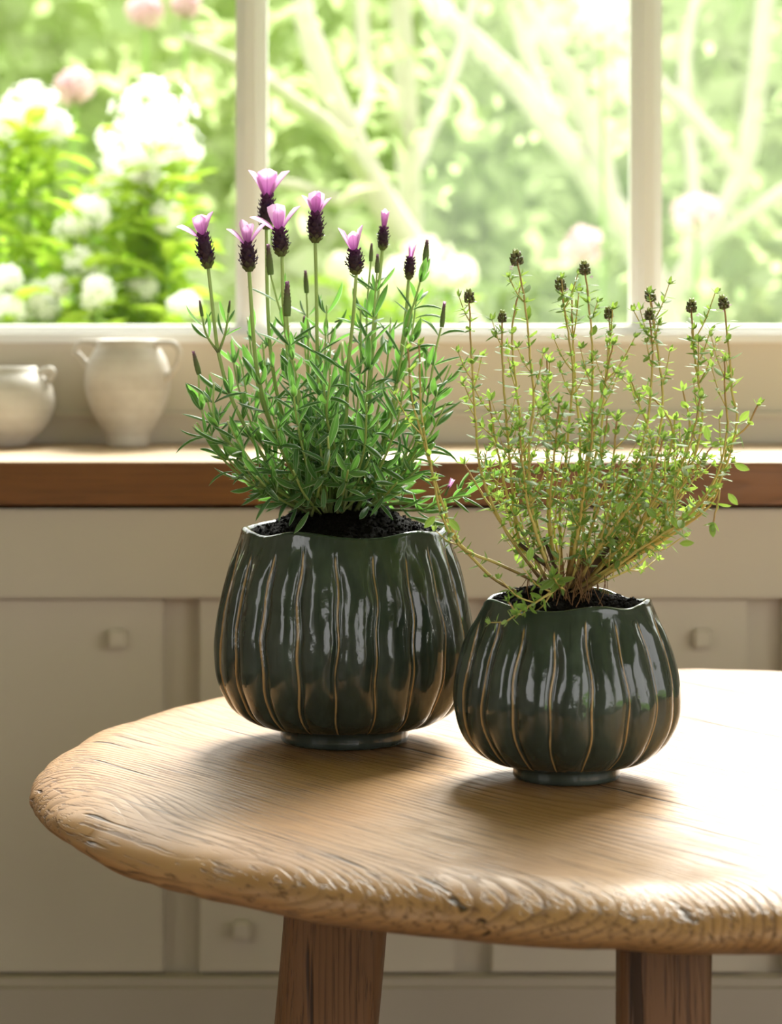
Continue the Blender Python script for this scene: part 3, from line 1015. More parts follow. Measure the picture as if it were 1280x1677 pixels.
for i, (bt, tp, pt, d, path, pets, pl) in enumerate(FL):
    st, pa = lav_stem(path, d, 0.0019, 0.00155, (0.16, 0.66 if i in (2, 4, 6) else 0.64, 0.0215, 0.031), db=D0 + lav.r.uniform(-.03, .02))
    wd = 1.1 if i < 6 else 0.78
    flower(bt, tp, pt, d, pets, 1, pl, None, wd)

# stems that end in green buds: bud bottom, top, distance, path
BD = [
    ((696, 430), (699, 396), 2.190, [(695, 431), (684, 475), (668, 530), (652, 610), (630, 710), (585, 835)], 0.36),
    ((443, 450), (439, 405), 2.200, [(443, 450), (453, 490), (466, 540), (476, 640), (500, 740), (530, 835)], 0.30),
    ((470, 518), (470, 466), 2.120, [(470, 518), (474, 560), (482, 610), (492, 690), (504, 770), (528, 838)], 0.30),
    ((607, 428), (608, 401), 2.230, [(607, 428), (601, 500), (598, 600), (590, 710), (562, 835)], 0.30),
    ((617, 447), (618, 419), 2.180, [(617, 447), (613, 500), (607, 570), (599, 660), (572, 835)], 0.34),
    ((723, 536), (727, 500), 2.190, [(722, 537), (712, 580), (702, 640), (690, 700), (655, 775), (595, 835)], 0.26),
    ((326, 613), (317, 578), 2.180, [(325, 614), (327, 650), (340, 705), (378, 757), (432, 803), (505, 838)], 0.30),
    ((331, 518), (327, 494), 2.175, [(331, 518), (338, 548), (357, 577)], 0.30),
    ((374, 512), (376, 494), 2.175, [(374, 512), (369, 545), (358, 577)], 0.30),
    ((502, 480), (500, 446), 2.260, [(502, 480), (504, 540), (508, 640), (535, 835)], 0.30),
    ((498, 548), (498, 520), 2.27, [(498, 548), (505, 620), (540, 835)], 0.30),
    ((548, 528), (560, 522), 2.25, [(545, 535), (540, 600), (545, 835)], 0.30),
]
for i, (bt, tp, d, path, wd) in enumerate(BD):
    side = len(path) == 3 and i in (7, 8)
    st, pa = lav_stem(path, d, 0.0012, 0.0009, (0.45, 0.97, 0.012, 0.021) if side else (0.12, 0.97, 0.0205, 0.031), db=2.172 if side else D0 + lav.r.uniform(-.02, .03))
    flower(bt, tp, 0, d, [(pi * .9, .1, 1, 3), (pi * .4, .05, 1, 3), (0, .12, 1, 3)] if i in (0, 1, 2, 5) and i != 0 else [], 1, 0.0048, True, wd * 2.7)

# leafy shoots without flowers
SH = [
    ([(350, 628), (352, 690), (392, 742), (450, 795), (510, 838)], 2.15), ([(372, 690), (400, 740), (450, 800), (520, 838)], 2.13),
    ([(541, 615), (535, 684), (550, 744), (548, 835)], 2.09), ([(537, 715), (538, 762), (524, 796), (510, 845)], 2.09),
    ([(700, 575), (692, 650), (672, 730), (600, 835)], 2.20), ([(716, 640), (700, 690), (668, 760), (600, 838)], 2.17),
    ([(640, 520), (630, 620), (600, 740), (570, 838)], 2.25), ([(560, 560), (560, 650), (556, 740), (552, 838)], 2.28),
    ([(660, 640), (648, 700), (620, 770), (580, 838)], 2.11), ([(430, 560), (440, 650), (470, 740), (530, 838)], 2.24),
    ([(395, 590), (410, 670), (450, 750), (522, 838)], 2.25), ([(600, 660), (597, 730), (580, 790), (560, 838)], 2.10),
    ([(480, 640), (488, 700), (505, 770), (535, 838)], 2.09), ([(450, 690), (462, 740), (490, 790), (530, 838)], 2.10),
    ([(683, 480), (672, 560), (650, 660), (590, 838)], 2.23), ([(590, 500), (590, 600), (580, 720), (562, 838)], 2.20),
    ([(535, 500), (532, 600), (538, 720), (545, 838)], 2.23), ([(420, 780), (455, 815), (510, 842)], 2.12), ([(650, 790), (620, 820), (570, 845)], 2.12),
    ([(690, 760), (650, 800), (590, 840)], 2.16), ([(570, 770), (562, 806), (552, 842)], 2.09), 
    ([(480, 770), (497, 808), (525, 842)], 2.10),
    ([(738, 598), (716, 650), (690, 710), (640, 790), (590, 838)], 2.20), ([(322, 692), (348, 732), (402, 786), (490, 838)], 2.17),
    ([(334, 640), (356, 700), (402, 762), (500, 838)], 2.20), ([(405, 520), (415, 600), (440, 690), (520, 838)], 2.26),
    ([(378, 560), (392, 640), (430, 730), (512, 838)], 2.23), ([(730, 660), (700, 720), (655, 780), (592, 838)], 2.17),
]
for path, d in SH:
    st, pa = lav_stem(path, d, 0.0013, 0.0008, (0.28, 1.0, 0.0175, 0.030), db=D0 + lav.r.uniform(-.04, .02))
# the leafy middle of the bush
for k in range(32):
    x = lav.r.gauss(553, 78); x = max(400, min(705, x))
    yt = 610 + 130 * abs((x - 553) / 150) ** 1.6 + lav.r.uniform(0, 130)
    yt = min(yt, 790)
    d = D0 + lav.r.uniform(-.10, .09)
    bx = 545 + (x - 550) * 0.18
    path = [(x, yt), (x * 0.75 + bx * 0.25 + lav.r.uniform(-8, 8), yt * 0.6 + 838 * 0.4), (bx, 840)]
    st, pa = lav_stem(path, d, 0.0012, 0.0008, (0.30, 1.0, 0.0165, 0.0285), db=D0 + lav.r.uniform(-.035, .025))
# sprawling shoot over the rim, towards the thyme
st, pa = lav_stem([(835, 772), (800, 782), (765, 800), (735, 818), (700, 828), (655, 824), (600, 832)], 2.16, 0.0016, 0.001, (0.25, 1.0, 0.013, 0.024))
st, pa = lav_stem([(770, 812), (745, 815), (720, 822), (690, 835), (640, 835)], 2.13, 0.0012, 0.0009, (0.3, 1.0, 0.012, 0.020))
flower((728, 812), (735, 797), 0, 2.14, [(0.3, .3, 1, 3), (pi * .9, .2, 1, 3), (pi * .5, .1, 1, 3)], 1, 0.007, True, 0.8)
# large pale leaves resting on the rim
for (x, y, dx, dz, L, v) in ((655, 832, 0.6, 0.25, .026, 2), (672, 846, 1.0, -0.12, .032, 5), (505, 838, -0.45, -0.6, .022, 5), (530, 800, 0.0, -1.0, .017, 5), (690, 838, 1.0, 0.1, .028, 2)):
    lav.leaf(st, lav.L(x, y, 2.115), Vector((dx, -0.35, dz)), Vector((0, -0.5, 1)), L, v, 0.02)
lav.finish(300, 'small_leaves')

# ------------------------------------------------------------------ thyme
thy = Plant('thyme_plant', SMLC + Vector((0, 0, 0.137)), 'airy thyme plant with thin yellow stems and tiny green leaves', 'thyme', THY, THYM, M['thy_leaf'], M['thy_stem'], 33)
D1 = 2.04


def make_thyme_head(seed):
    rg = random.Random(seed); mb = MB()
    for j in range(4):
        n = (5, 6, 5, 3)[j]; rr = (0.0022, 0.0026, 0.0020, 0.0008)[j]; z = (0, 0.0024, 0.005, 0.0072)[j]
        for k in range(n):
            a = 2 * pi * (k + 0.5 * j) / n + rg.uniform(-.2, .2)
            out = Vector((math.cos(a), math.sin(a), 0))
            c = out * rr + Vector((0, 0, z))
            ax = (out * (0.9 - 0.2 * j) + Vector((0, 0, 1))).normalized()
            s = ax.cross(Vector((0.1, 0.2, 1))).normalized(); u = ax.cross(s)
            L, w = 0.0044 * rg.uniform(.8, 1.2), 0.0016
            vs = [c - ax * L * .3]
            for q in range(5): vs.append(c + (s * math.cos(q * 1.2566) + u * math.sin(q * 1.2566)) * w + ax * L * .2)
            vs.append(c + ax * L * .75)
            fs = [(0, 1 + (q + 1) % 5, 1 + q) for q in range(5)] + [(6, 1 + q, 1 + (q + 1) % 5) for q in range(5)]
            tv = rg.uniform(0.1, 0.6) if j < 3 else 0.95
            mb.add(vs, fs, [(0, tv * .6)] + [(0, tv)] * 5 + [(0, min(1, tv + .25))])
    for _ in range(3):
        a = rg.uniform(0, 6.28); c = Vector((math.cos(a) * .0035, math.sin(a) * .0035, rg.uniform(-.004, .002)))
        for q in range(3):
            e = Vector((math.cos(a + q - 1), math.sin(a + q - 1), rg.uniform(-.2, .5))) * 0.0022
            f = Vector((-e.y, e.x, 0.0008)) * .4
            mb.add([c, c + e + f, c + e * 1.3, c + e - f], [(0, 1, 2), (0, 2, 3)], None, 1)
    return mb.mesh('flower_head', [M['thy_bud'], M['thy_flower']])


THEADS = [make_thyme_head(k) for k in range(3)]


def thy_leaves(stem, path, t0, t1, spacing, size, shoots=0.0, az=None, depth=0):
    r = thy.r
    Lp = path_len(path); n = len(path)
    az = r.uniform(0, 6.28) if az is None else az
    s = t0 * Lp
    while s < t1 * Lp:
        t = s / Lp
        i = min(n - 1, int(t * (n - 1)))
        tg = tangent(path, i)
        for side in (0, pi):
            p = perp(tg, az + side + r.uniform(-.3, .3))
            a = math.radians(r.uniform(50, 92))
            d = tg * math.cos(a) + p * math.sin(a)
            sz = size * r.uniform(.6, 1.25) * (0.75 if t < 0.35 else 1.0)
            thy.leaf(stem, path[i], d, tg + Vector((0, 0, .4)), sz, r.choice((0, 1, 2, 3)))
            for _ in range(r.choice((0, 1, 2))):
                p2 = perp(tg, az + side + r.uniform(-1, 1)); a2 = math.radians(r.uniform(15, 60))
                thy.leaf(stem, path[i] + p2 * 0.0006, tg * math.cos(a2) + p2 * math.sin(a2), tg, sz * r.uniform(.35, .6), r.choice((0, 1, 2)))
            if depth == 0 and r.random() < shoots:
                L = r.uniform(.012, .034)
                d2 = (p * 0.75 + tg * 0.8 + Vector((0, 0, .25))).normalized()
                q = [path[i], path[i] + d2 * L * .5, path[i] + d2 * L + Vector((0, 0, L * .25))]
                pp = catmull(q, 7)
                st2 = thy.stem(pp, 0.0006, 0.0004, min(.6, max(.3, t)), min(.85, t + .2), 4, 'side_shoot')
                thy_leaves(st2, pp, .35, .9, 0.0065, size * .72, 0, None, 1)
                rosette(st2, pp, size * .75)
        az += pi / 2 + r.uniform(-.2, .2)
        s += spacing * r.uniform(.75, 1.2)


def rosette(stem, path, size, n=6):
    r = thy.r; tg = tangent(path, len(path) - 1)
    for k in range(n):
        p = perp(tg, k * pi / 2 + (k // 4) * .8 + r.uniform(-.2, .2)); a = math.radians(r.uniform(20, 65))
        thy.leaf(stem, path[-1], tg * math.cos(a) + p * math.sin(a), tg, size * r.uniform(.5, .9), r.choice((0, 1, 2)))


def thy_stem(pts, dtip, head=False, shoots=0.12, t0=0.20, spacing=0.0116, size=0.0118, r0=0.0014, r1=0.0007, db=None, v0=0.0):
    k = len(pts); b = D1 if db is None else db
    q = []
    for i, (x, y) in enumerate(pts):
        t = i / (k - 1)
        q.append(thy.L(x, y, dtip * (1 - t) ** .8 + b * (1 - (1 - t) ** .8)))
    q.reverse()
    pa = catmull(q, 40)
    # a faint zigzag at the nodes
    for i in range(1, len(pa) - 1): pa[i] = pa[i] + Vector((thy.r.uniform(-1, 1), thy.r.uniform(-1, 1), 0)) * 0.00035
    st = thy.stem(pa, r0, r1, v0, 1.0, 5)
    thy_leaves(st, pa, t0, 0.97, spacing, size, shoots)
    if head:
        tg = tangent(pa, len(pa) - 1)
        xx = perp(tg, thy.r.uniform(0, 6)); yy = tg.cross(xx)
        o = bpy.data.objects.new('flower_head', thy.r.choice(THEADS)); COL.objects.link(o); o.parent = thy.root
        sc = head * 0.88
        o.matrix_local = Matrix.Translation(pa[-1] - tg * 0.004) @ Matrix((xx, yy, tg)).transposed().to_4x4() @ Matrix.Diagonal((sc, sc, sc, 1))
        for dist in (.016, .03):
            if thy.r.random() < .7:
                i = max(0, len(pa) - 1 - int(dist / path_len(pa) * 39))
                for sd in (0, pi):
                    p = perp(tg, sd + dist * 90)
                    thy.leaf(st, pa[i], p + tg * .25, tg, size * .8, 3)
    else:
        rosette(st, pa, size * .9)
    return st, pa


TH = [
    ([(768, 486), (772, 580), (778, 680), (786, 765), (808, 830), (836, 882), (872, 932), (912, 978)], 2.02, 1.15, .16),
    ([(822, 518), (823, 600), (829, 690), (838, 790), (846, 870), (872, 930), (910, 978)], 2.03, 1.0, .15),
    ([(846, 424), (860, 500), (868, 590), (874, 650), (866, 740), (870, 830), (886, 895), (915, 975)], 2.01, 1.3, .14),
    ([(851, 470), (838, 545), (846, 640), (856, 720), (868, 810), (890, 900), (918, 975)], 2.07, False, .18),
    ([(917, 466), (930, 545), (938, 615), (932, 690), (925, 770), (916, 850), (924, 970)], 2.03, 1.15, .16),
    ([(957, 440), (966, 520), (970, 600), (966, 690), (958, 770), (946, 860), (930, 970)], 2.01, 1.15, .16),
    ([(936, 478), (938, 560), (944, 650), (950, 740), (940, 850), (926, 970)], 2.06, False, .2),
    ([(996, 512), (999, 555), (990, 625), (984, 705), (962, 800), (945, 890), (930, 970)], 2.04, 1.0, .2),
    ([(1003, 565), (992, 620), (975, 700), (955, 800), (930, 960)], 2.00, False, .2),
    ([(1064, 484), (1075, 560), (1084, 640), (1079, 710), (1050, 795), (1000, 880), (940, 970)], 2.03, 1.2, .16),
    ([(1063, 514), (1068, 575), (1065, 640), (1054, 720), (1020, 805), (975, 890), (935, 970)], 2.01, 1.0, .16),
    ([(1132, 502), (1135, 570), (1144, 630), (1149, 690), (1128, 770), (1070, 850), (990, 925), (938, 975)], 2.05, 1.15, .2),
    ([(1184, 496), (1192, 560), (1198, 640), (1206, 690), (1186, 770), (1150, 832), (1085, 885), (1005, 930), (942, 978)], 2.03, 1.15, .18),
    ([(1186, 592), (1187, 650), (1190, 710), (1168, 790), (1115, 855), (1030, 915), (945, 975)], 2.00, False, .22),
    ([(1240, 664), (1222, 700), (1192, 728), (1172, 790), (1100, 862), (1000, 925), (942, 976)], 2.05, False, .1),
    ([(686, 566), (688, 620), (690, 680), (706, 765), (722, 840), (746, 886), (768, 908), (812, 950), (880, 985)], 1.995, False, .14),
    ([(668, 572), (674, 650), (694, 725), (716, 800), (736, 855), (762, 900), (820, 925), (900, 965)], 2.00, False, .12),
    ([(1032, 622), (1048, 665), (1062, 720), (1040, 800), (990, 890), (935, 972)], 2.08, False, .2),
    ([(1146, 652), (1132, 720), (1096, 800), (1030, 880), (940, 974)], 1.99, False, .2),
    ([(970, 668), (968, 730), (956, 800), (946, 870), (928, 965)], 1.945, False, .22),
    ([(1118, 640), (1128, 690), (1118, 750), (1060, 840), (940, 972)], 2.07, False, .2),
    ([(800, 650), (815, 740), (840, 840), (905, 970)], 2.08, False, .2),
    ([(895, 590), (898, 680), (896, 790), (900, 880), (918, 970)], 2.08, False, .2),
    ([(1010, 690), (1000, 770), (970, 860), (930, 968)], 1.98, False, .24),
    ([(915, 660), (908, 740), (900, 830), (905, 900), (918, 968)], 1.97, False, .24),
    ([(1085, 720), (1060, 790), (1000, 870), (936, 970)], 1.96, False, .24),
    ([(1170, 800), (1120, 850), (1040, 905), (945, 976)], 1.97, False, .15),
    ([(850, 700), (858, 780), (870, 850), (912, 968)], 1.98, False, .24),
    ([(760, 760), (790, 810), (830, 870), (905, 972)], 2.06, False, .14),
    ([(1060, 640), (1100, 700), (1080, 780), (1010, 870), (936, 970)], 2.08, False, .2),
]
for pts, d, head, sh in TH:
    thy_stem(pts, d, head, sh, db=D1 + thy.r.uniform(-.02, .02))
for k in range(20):
    x = thy.r.uniform(800, 1175)
    y = thy.r.uniform(650, 830)
    d = D1 + thy.r.uniform(-.075, .07)
    mxp = x * .45 + 925 * .55 + (x - 925) * .1
    thy_stem([(x, y), (x * .8 + 925 * .2 + thy.r.uniform(-8, 8), y * .7 + 970 * .3), (mxp, y * .3 + 970 * .7), (925, 975)], d, False, .2, .32, .0120, .0108, .0010, .0006, D1 + thy.r.uniform(-.025, .02))
# sprig lying over the front of the rim
thy_stem([(832, 985), (846, 1001), (868, 992), (900, 972), (925, 955)], 1.975, False, .35, .25, .007, .0105, .0012, .0006, 1.99)
thy_stem([(905, 945), (915, 958), (925, 968)], 1.965, False, .4, .3, .005, .012, .001, .0005, 1.99)
# larger single leaves that catch the eye
stx = thy_stem([(1168, 855), (1178, 800), (1160, 830), (1110, 868), (1000, 932)], 1.99, False, .0, .9)[0]
for (x, y, L, dx, dz) in ((1165, 856, .011, .1, -1), (1202, 760, .012, .9, -.3), (1192, 808, .011, .6, -.7), (1210, 690, .011, .5, .6), (1160, 722, .012, -.2, 1), (1020, 820, .012, -.3, -.6), (1098, 845, .011, .4, -.6), (1112, 890, .011, .9, .1), (870, 896, .011, -.2, -1), (1075, 848, .011, -.5, .5), (925, 720, .012, -.6, -.3), (712, 845, .012, -.6, -.6), (735, 850, .012, .5, -.5), (1140, 838, .012, -.6, -.2)):
    thy.leaf(stx, thy.L(x, y, 1.985), Vector((dx, -.25, dz)), Vector((0, -1, .5)), L, 2, .02)
# woody crown and dry fibres at the base
for (pts, r0, r1) in (([(1010, 880), (990, 905), (960, 940), (935, 985)], .0018, .0034), ([(850, 890), (880, 915), (915, 945), (925, 985)], .0014, .0026), ([(1050, 905), (1000, 925), (965, 950), (940, 985)], .0012, .0024), ([(965, 870), (955, 910), (940, 960), (930, 990)], .0012, .0024), ([(890, 880), (905, 920), (920, 960), (925, 990)], .0012, .002)):
    pa = catmull([thy.L(x, y, D1 - .01) for x, y in pts], 12)
    thy.stem(pa, r0, r1, 0, 1, 7, 'woody_stem', M['thy_wood'])
mbf = MB()
for k in range(110):
    x = max(865, min(990, thy.r.gauss(930, 34))); d = D1 + thy.r.uniform(-.045, .03)
    top = thy.L(x + thy.r.uniform(-6, 6), thy.r.uniform(905, 965), d)
    bot = thy.L(x + thy.r.uniform(-22, 22), thy.r.uniform(985, 1000), d + thy.r.uniform(-.01, .01))
    mid = top.lerp(bot, .5) + Vector((thy.r.uniform(-.004, .004), thy.r.uniform(-.004, .004), 0))
    tube(mbf, catmull([top, mid, bot], 5), [.00032] * 5, 3, 0, False)
tag(mbf.build('dry_fibres', M['straw'], thy.root), kind='stuff')
thy.finish(300, 'small_leaves')

# ------------------------------------------------------------------ stoneware on the ledge
JC = P(209, 733, 3.235); JC.z = LEDGE_TOP + 0.0005
jug = empty('stoneware_jug', JC)
tag(jug, 'cream stoneware jug with two small ear handles on the window ledge', 'jug')
mb = MB()
jo = [(0.0, 0.0), (0.0245, 0.0), (0.0262, 0.002), (0.0262, 0.011), (0.0268, 0.014), (0.033, 0.024), (0.0405, 0.036), (0.0470, 0.052), (0.0510, 0.068), (0.0520, 0.080), (0.0505, 0.094), (0.0465, 0.107), (0.0405, 0.117), (0.0372, 0.1225), (0.0378, 0.128), (0.0366, 0.1295), (0.0342, 0.128), (0.0338, 0.122), (0.038, 0.114), (0.046, 0.094), (0.047, 0.075), (0.040, 0.042), (0.028, 0.02), (0.0, 0.016)]
lathe(mb, [(max(r, .0002), z) for r, z in jo], 64)
mb.build('body', M['clay'], jug)
for ang, out, zt, zb in ((math.radians(174), 0.0290, 0.1240, 0.098), (math.radians(-20), 0.0330, 0.1235, 0.083)):
    c, s = math.cos(ang), math.sin(ang)
    rb = float(np.interp(zb, [.052, .068, .08, .094, .107, .117], [.047, .051, .052, .0505, .0465, .0405]))
    pts = [(0.036, zt - .004), (0.040, zt + .001), (0.036 + out * .75, zt + .001), (0.036 + out, zt - .010), (0.036 + out * .82, zb + .012), (rb + .001, zb + .001), (rb - .003, zb - .002)]
    pa = catmull([Vector((r * c, r * s, z)) for r, z in pts], 26)
    mb = MB(); tube(mb, pa, [.0036 if 3 < i < 22 else .0048 for i in range(26)], 10)
    mb.build('handle', M['clay'], jug)

BC = P(2, 729, 3.235); BC.z = LEDGE_TOP + 0.0005
bowl = empty('stoneware_bowl', BC)
tag(bowl, 'squat round cream stoneware bowl with a small lug on the window ledge', 'bowl')
mb = MB()
bo = [(0.0, 0.0), (0.030, 0.0), (0.033, 0.0015), (0.036, 0.006), (0.048, 0.016), (0.059, 0.030), (0.0645, 0.046), (0.0650, 0.058), (0.0615, 0.072), (0.053, 0.084), (0.0455, 0.0895), (0.0435, 0.093), (0.0425, 0.0965), (0.0408, 0.0968), (0.0395, 0.093), (0.042, 0.087), (0.054, 0.076), (0.059, 0.058), (0.055, 0.036), (0.036, 0.015), (0.0, 0.012)]
lathe(mb, [(max(r, .0002), z) for r, z in bo], 64)
mb.build('body', M['clay'], bowl)
ang = math.radians(-8); c, s = math.cos(ang), math.sin(ang)
pa = catmull([Vector((r * c, r * s, z)) for r, z in ((.046, .088), (.054, .092), (.0625, .0925), (.064, .088), (.059, .080), (.055, .079))], 16)
mb = MB(); tube(mb, pa, .0045, 10); mb.build('lug', M['clay'], bowl)

# ------------------------------------------------------------------ the garden outside
g = boxes('ground', [(-40, 40, -30, 40, -0.16, -0.08)], M['lawn'], bevel=0)
tag(g, kind='structure')


def make_hedge():
    rg = np.random.default_rng(5)
    mb = MB()
    # lumpy green mass
    nx, nz = 120, 40
    vs, fs = [], []
    for j in range(nz + 1):
        for i in range(nx + 1):
            x = -9 + 18 * i / nx; z = -0.1 + 2.95 * j / nz
            y = 12.6 + 1.1 * noise.noise(Vector((x * .8, z * .9, 2))) + .5 * noise.noise(Vector((x * 2.4, z * 2.4, 7)))
            y += max(0, z - 2.2) ** 2 * 1.2
            vs.append((x, y, z + 0.35 * noise.noise(Vector((x * .5, 4, 1))) * (j / nz)))
    for j in range(nz):
        for i in range(nx):
            a = j * (nx + 1) + i
            fs.append((a, a + 1, a + nx + 2, a + nx + 1))
    mb.add(vs, fs)
    va = np.array(vs)
    pick = rg.integers(0, len(vs), 22000)
    for q in pick:
        p = va[q] + rg.normal(0, .12, 3) + np.array((0, -0.25 * rg.random(), 0))
        d = rg.normal(0, 1, 3); d /= np.linalg.norm(d)
        s = np.cross(d, rg.normal(0, 1, 3)); s /= np.linalg.norm(s)
        L = rg.uniform(.10, .24); w = L * .38
        mb.add([p, p + d * L * .5 + s * w, p + d * L, p + d * L * .5 - s * w], [(0, 1, 2), (0, 2, 3)])
    o = mb.build('hedge', M['hedge'], None, True)
    tag(o, 'blurred mass of light green hedge foliage filling the view outside the window', 'hedge', kind='stuff')


make_hedge()


LEAFLET = leaf_data(0.5, -0.2, -0.4, 3, 3, 'oval')


def pale_tree(label, trunk, branches, d):
    base = P(*trunk[-1][:2], d); base.z = -0.08
    root = empty('pale_tree', base); tag(root, label, 'tree')
    rg = random.Random(len(branches) + int(trunk[0][0]))

    def limb(pts, name, r_end=None):
        q = [P(x, y, d + dd) - base for x, y, w, dd in pts]
        rad = [w / F * d * .5 for x, y, w, dd in pts]
        n = 20
        pa = catmull(q, n)
        mb = MB()
        rr = [float(np.interp(i / (n - 1), np.linspace(0, 1, len(rad)), rad)) * (1 + .08 * rg.uniform(-1, 1)) for i in range(n)]
        tube(mb, pa, rr, 9)
        mb.build(name, M['bark'], root)
    tr = [(x, y, w, dd) for x, y, w, dd in trunk]
    limb(tr, 'trunk')
    for b in branches: limb(b, 'branch')
    mb = MB()
    for b in branches + [tr[:5]]:
        q = catmull([P(x, y, d + dd) - base for x, y, w, dd in b], 30)
        for _ in range(24):
            p = rg.choice(q) + Vector((rg.gauss(0, .11), rg.gauss(-.05, .12), rg.gauss(0, .10)))
            dr = Vector((rg.uniform(-1, 1), rg.uniform(-1, 1), rg.uniform(-.8, .6)))
            m = frame(dr, Vector((0, 0, 1)), rg.uniform(.045, .09), p)
            vs, fs, uv = LEAFLET
            mb.add([m @ Vector(v) for v in vs], fs, uv)
    tag(mb.build('leaves', M['hedge'], root), kind='stuff')


pale_tree('upright pale trunk with thin pale branches behind the middle pane', [(640, -420, 24, 0), (652, -50, 34, 0), (662, 120, 40, 0), (670, 330, 42, 0), (676, 620, 46, 0), (680, 1060, 52, 0)],
          [[(666, 250, 22, 0), (620, 120, 20, -.2), (590, 20, 18, -.3), (570, -200, 12, -.4)],
           [(668, 300, 22, 0), (720, 180, 20, .2), (760, 60, 18, .3), (820, -180, 12, .4)]], 7.2)
pale_tree('leaning pale trunk forking upward to the left behind the lavender', [(470, -160, 26, .2), (497, 20, 36, .1), (532, 130, 44, 0), (572, 220, 50, 0), (610, 305, 54, 0), (668, 400, 58, 0), (745, 510, 62, 0), (900, 760, 70, 0), (960, 1090, 80, 0)],
          [[(600, 290, 34, 0), (545, 215, 30, -.2), (480, 165, 26, -.4), (400, 110, 20, -.5), (300, 60, 12, -.6)],
           [(575, 225, 26, 0), (604, 150, 24, .2), (592, 70, 22, .3), (600, -120, 14, .4)],
           [(610, 300, 28, 0), (560, 330, 24, 0), (480, 305, 22, -.1), (410, 295, 16, -.2)]], 6.4)
pale_tree('wide spreading pale boughs behind the middle and right-hand panes', [(660, -60, 24, .3), (725, 20, 38, .2), (830, 120, 44, .1), (905, 215, 48, 0), (975, 305, 50, 0), (1045, 420, 56, 0), (1095, 560, 64, 0), (1130, 1080, 90, 0)],
          [[(1000, 340, 40, 0), (970, 220, 38, 0), (925, 120, 36, 0), (870, 30, 30, 0), (800, -120, 20, 0)],
           [(905, 215, 28, 0), (880, 130, 26, .2), (850, 40, 22, .3), (840, -100, 14, .4)],
           [(1080, 520, 40, 0), (1150, 400, 36, 0), (1215, 280, 34, 0), (1240, 120, 30, 0), (1260, -80, 22, 0)],
           [(1230, 320, 28, 0), (1170, 230, 30, 0), (1090, 150, 28, 0), (1010, 70, 20, 0), (900, -40, 14, .2)],
           [(1150, 400, 26, 0), (1260, 330, 26, 0), (1380, 250, 20, 0)],
           [(1120, 470, 22, 0), (1135, 300, 22, .3), (1120, 120, 20, .4), (1150, -60, 14, .5)]], 8.5)


def floret_dome(mb, c, rad, n, rg, fl, squash=0.9):
    for _ in range(n):
        v = Vector((rg.gauss(0, 1), rg.gauss(0, 1), rg.gauss(0.25, 1))).normalized()
        p = c + Vector((v.x * rad, v.y * rad, v.z * rad * squash)) * rg.uniform(.55, 1.22)
        a = perp(v, 0); b = v.cross(a)
        k0 = rg.uniform(0, 6)
        vs = [p]
        for k in range(5):
            th = k0 + k * 1.2566
            for dt, rr, up in ((-.42, .72, .1), (0, 1.0, .2), (.42, .72, .1)):
                vs.append(p + (a * math.cos(th + dt) + b * math.sin(th + dt)) * fl * rr + v * fl * up)
        fs = []
        for k in range(5):
            i = 1 + k * 3
            fs += [(0, i, i + 1), (0, i + 1, i + 2)]
        mb.add(vs, fs)


def garden_leaf(mb, p, d, up, L, w):
    m = frame(d, up, L, p)
    vs, fs, uv = leaf_data(w, -.25, -.6, 5, 3)
    mb.add([m @ Vector(q) for q in vs], fs, uv)


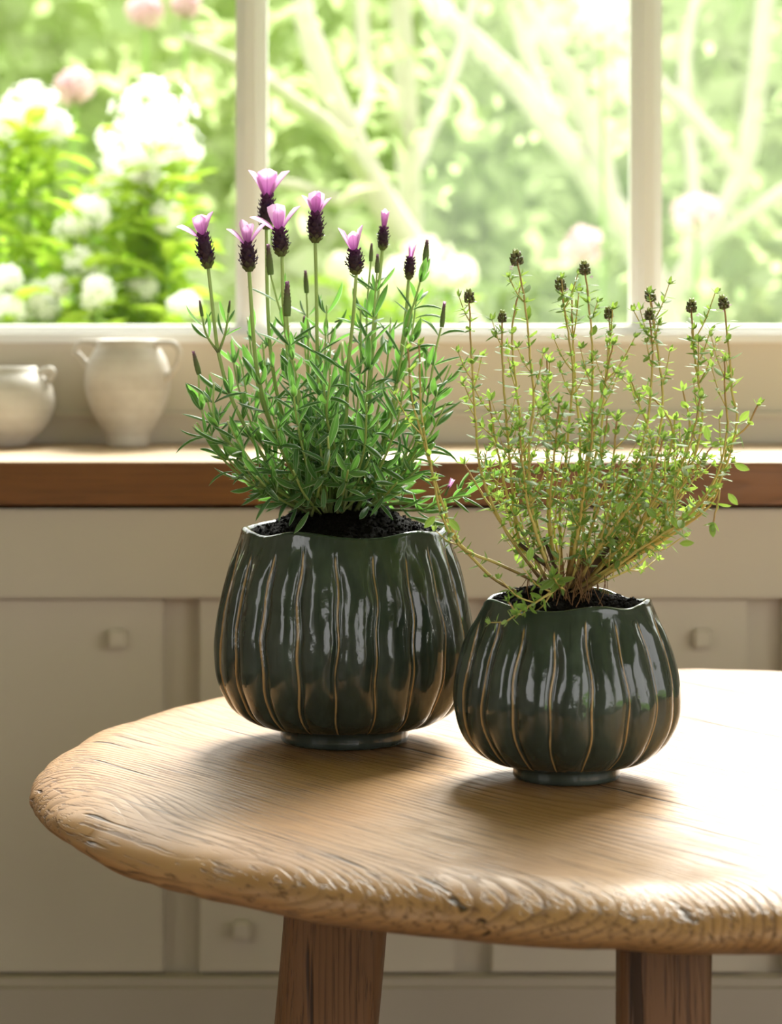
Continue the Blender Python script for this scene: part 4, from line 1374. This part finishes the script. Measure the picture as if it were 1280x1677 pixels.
def phlox(label, d, stems, seed, fl=0.016, mat='white_petal'):
    """stems: (head px, head py, head radius px, leaf start px y)"""
    rg = random.Random(seed)
    base = P(sum(s[0] for s in stems) / len(stems), 1300, d); base.z = -0.08
    root = empty('white_phlox', base); tag(root, label, 'phlox')
    for (x, y, r) in stems:
        dd = d + rg.uniform(-.12, .12)
        top = P(x, y, dd) - base
        foot = Vector((top.x * .35 + rg.uniform(-.03, .03), (dd - d) * .4, 0))
        pa = catmull([foot, foot.lerp(top, .5) + Vector((rg.uniform(-.02, .02), 0, 0)), top], 16)
        mb = MB(); tube(mb, pa, .0042, 6); mb.build('stem', M['phlox_stem'], root)
        rad = r / F * dd
        mb = MB(); floret_dome(mb, top, rad, int(26 + (r / 70) ** 2 * 90), rg, fl)
        mb.build('flower_head', M[mat], root)
        mb = MB()
        az = rg.uniform(0, 6)
        z = top.z - rad * 1.1
        while z > top.z - .62 and z > .3:
            i = max(0, min(15, int(15 * z / top.z)))
            for k in range(3):
                th = az + k * 2.1
                dr = Vector((math.cos(th + rg.uniform(-.5, .5)), math.sin(th), rg.uniform(-.2, 1.1)))
                garden_leaf(mb, Vector((pa[i].x, pa[i].y, z)), dr, Vector((0, 0, 1)), rg.uniform(.06, .13), rg.uniform(.26, .40))
            az += 1.1; z -= rg.uniform(.022, .036)
        mb.build('leaves', M['phlox_leaf'], root)['kind'] = 'stuff'


phlox('white phlox with the largest flower head, left of the glazing bar', 4.55, [(250, 190, 62), (285, 245, 40), (205, 240, 42), (228, 275, 34)], 1)
phlox('white phlox with flower heads descending below the largest white head', 4.45, [(185, 320, 40), (150, 350, 28), (118, 382, 24), (245, 300, 30)], 2)
phlox('white phlox at the picture edge above the squat bowl', 4.6, [(52, 182, 42), (8, 205, 34), (90, 205, 24), (-45, 230, 40)], 3)
phlox('white phlox with small low flower heads just above the window sill by the jug', 4.35, [(160, 480, 26), (232, 470, 20), (130, 430, 22), (275, 355, 22), (300, 500, 20)], 4)
phlox('white phlox with low flower heads above the squat bowl', 4.3, [(60, 498, 32), (15, 462, 22), (8, 510, 26), (95, 470, 14)], 5)
phlox('cream flower clump behind the lavender stems in the middle pane', 6.0, [(700, 425, 36), (655, 455, 34), (745, 450, 30), (600, 470, 30), (560, 440, 24)], 6, 0.02, 'cream_petal')


def pink_flower(label, x, y, r, d, seed):
    rg = random.Random(seed)
    base = P(x, 1200, d); base.z = -0.08
    root = empty('pink_flower', base); tag(root, label, 'flower')
    top = P(x, y, d) - base
    pa = catmull([Vector((rg.uniform(-.1, .1), 0, 0)), top * .5, top], 12)
    mb = MB(); tube(mb, pa, .006, 6); mb.build('stem', M['phlox_stem'], root)
    mb = MB(); floret_dome(mb, top, r / F * d, 60, rg, .022); mb.build('flower_head', M['pink_petal'], root)


for k, (x, y, r, d, lb) in enumerate((
        (122, 142, 26, 5.6, 'pink flower just above and left of the largest white phlox'),
        (238, 20, 24, 6.2, 'pink flower at the top of the left-hand pane'),
        (304, 6, 18, 6.2, 'small pink flower beside another at the top of the left-hand pane'),
        (985, 38, 40, 6.8, 'large pink flower at the top of the middle pane beside the glazing bar'),
        (955, 402, 30, 6.6, 'pink flower low in the middle pane above the thyme'),
        (1140, 352, 34, 6.6, 'pink flower in the lower part of the right-hand pane'))):
    pink_flower(lb, x, y, r, d, k)
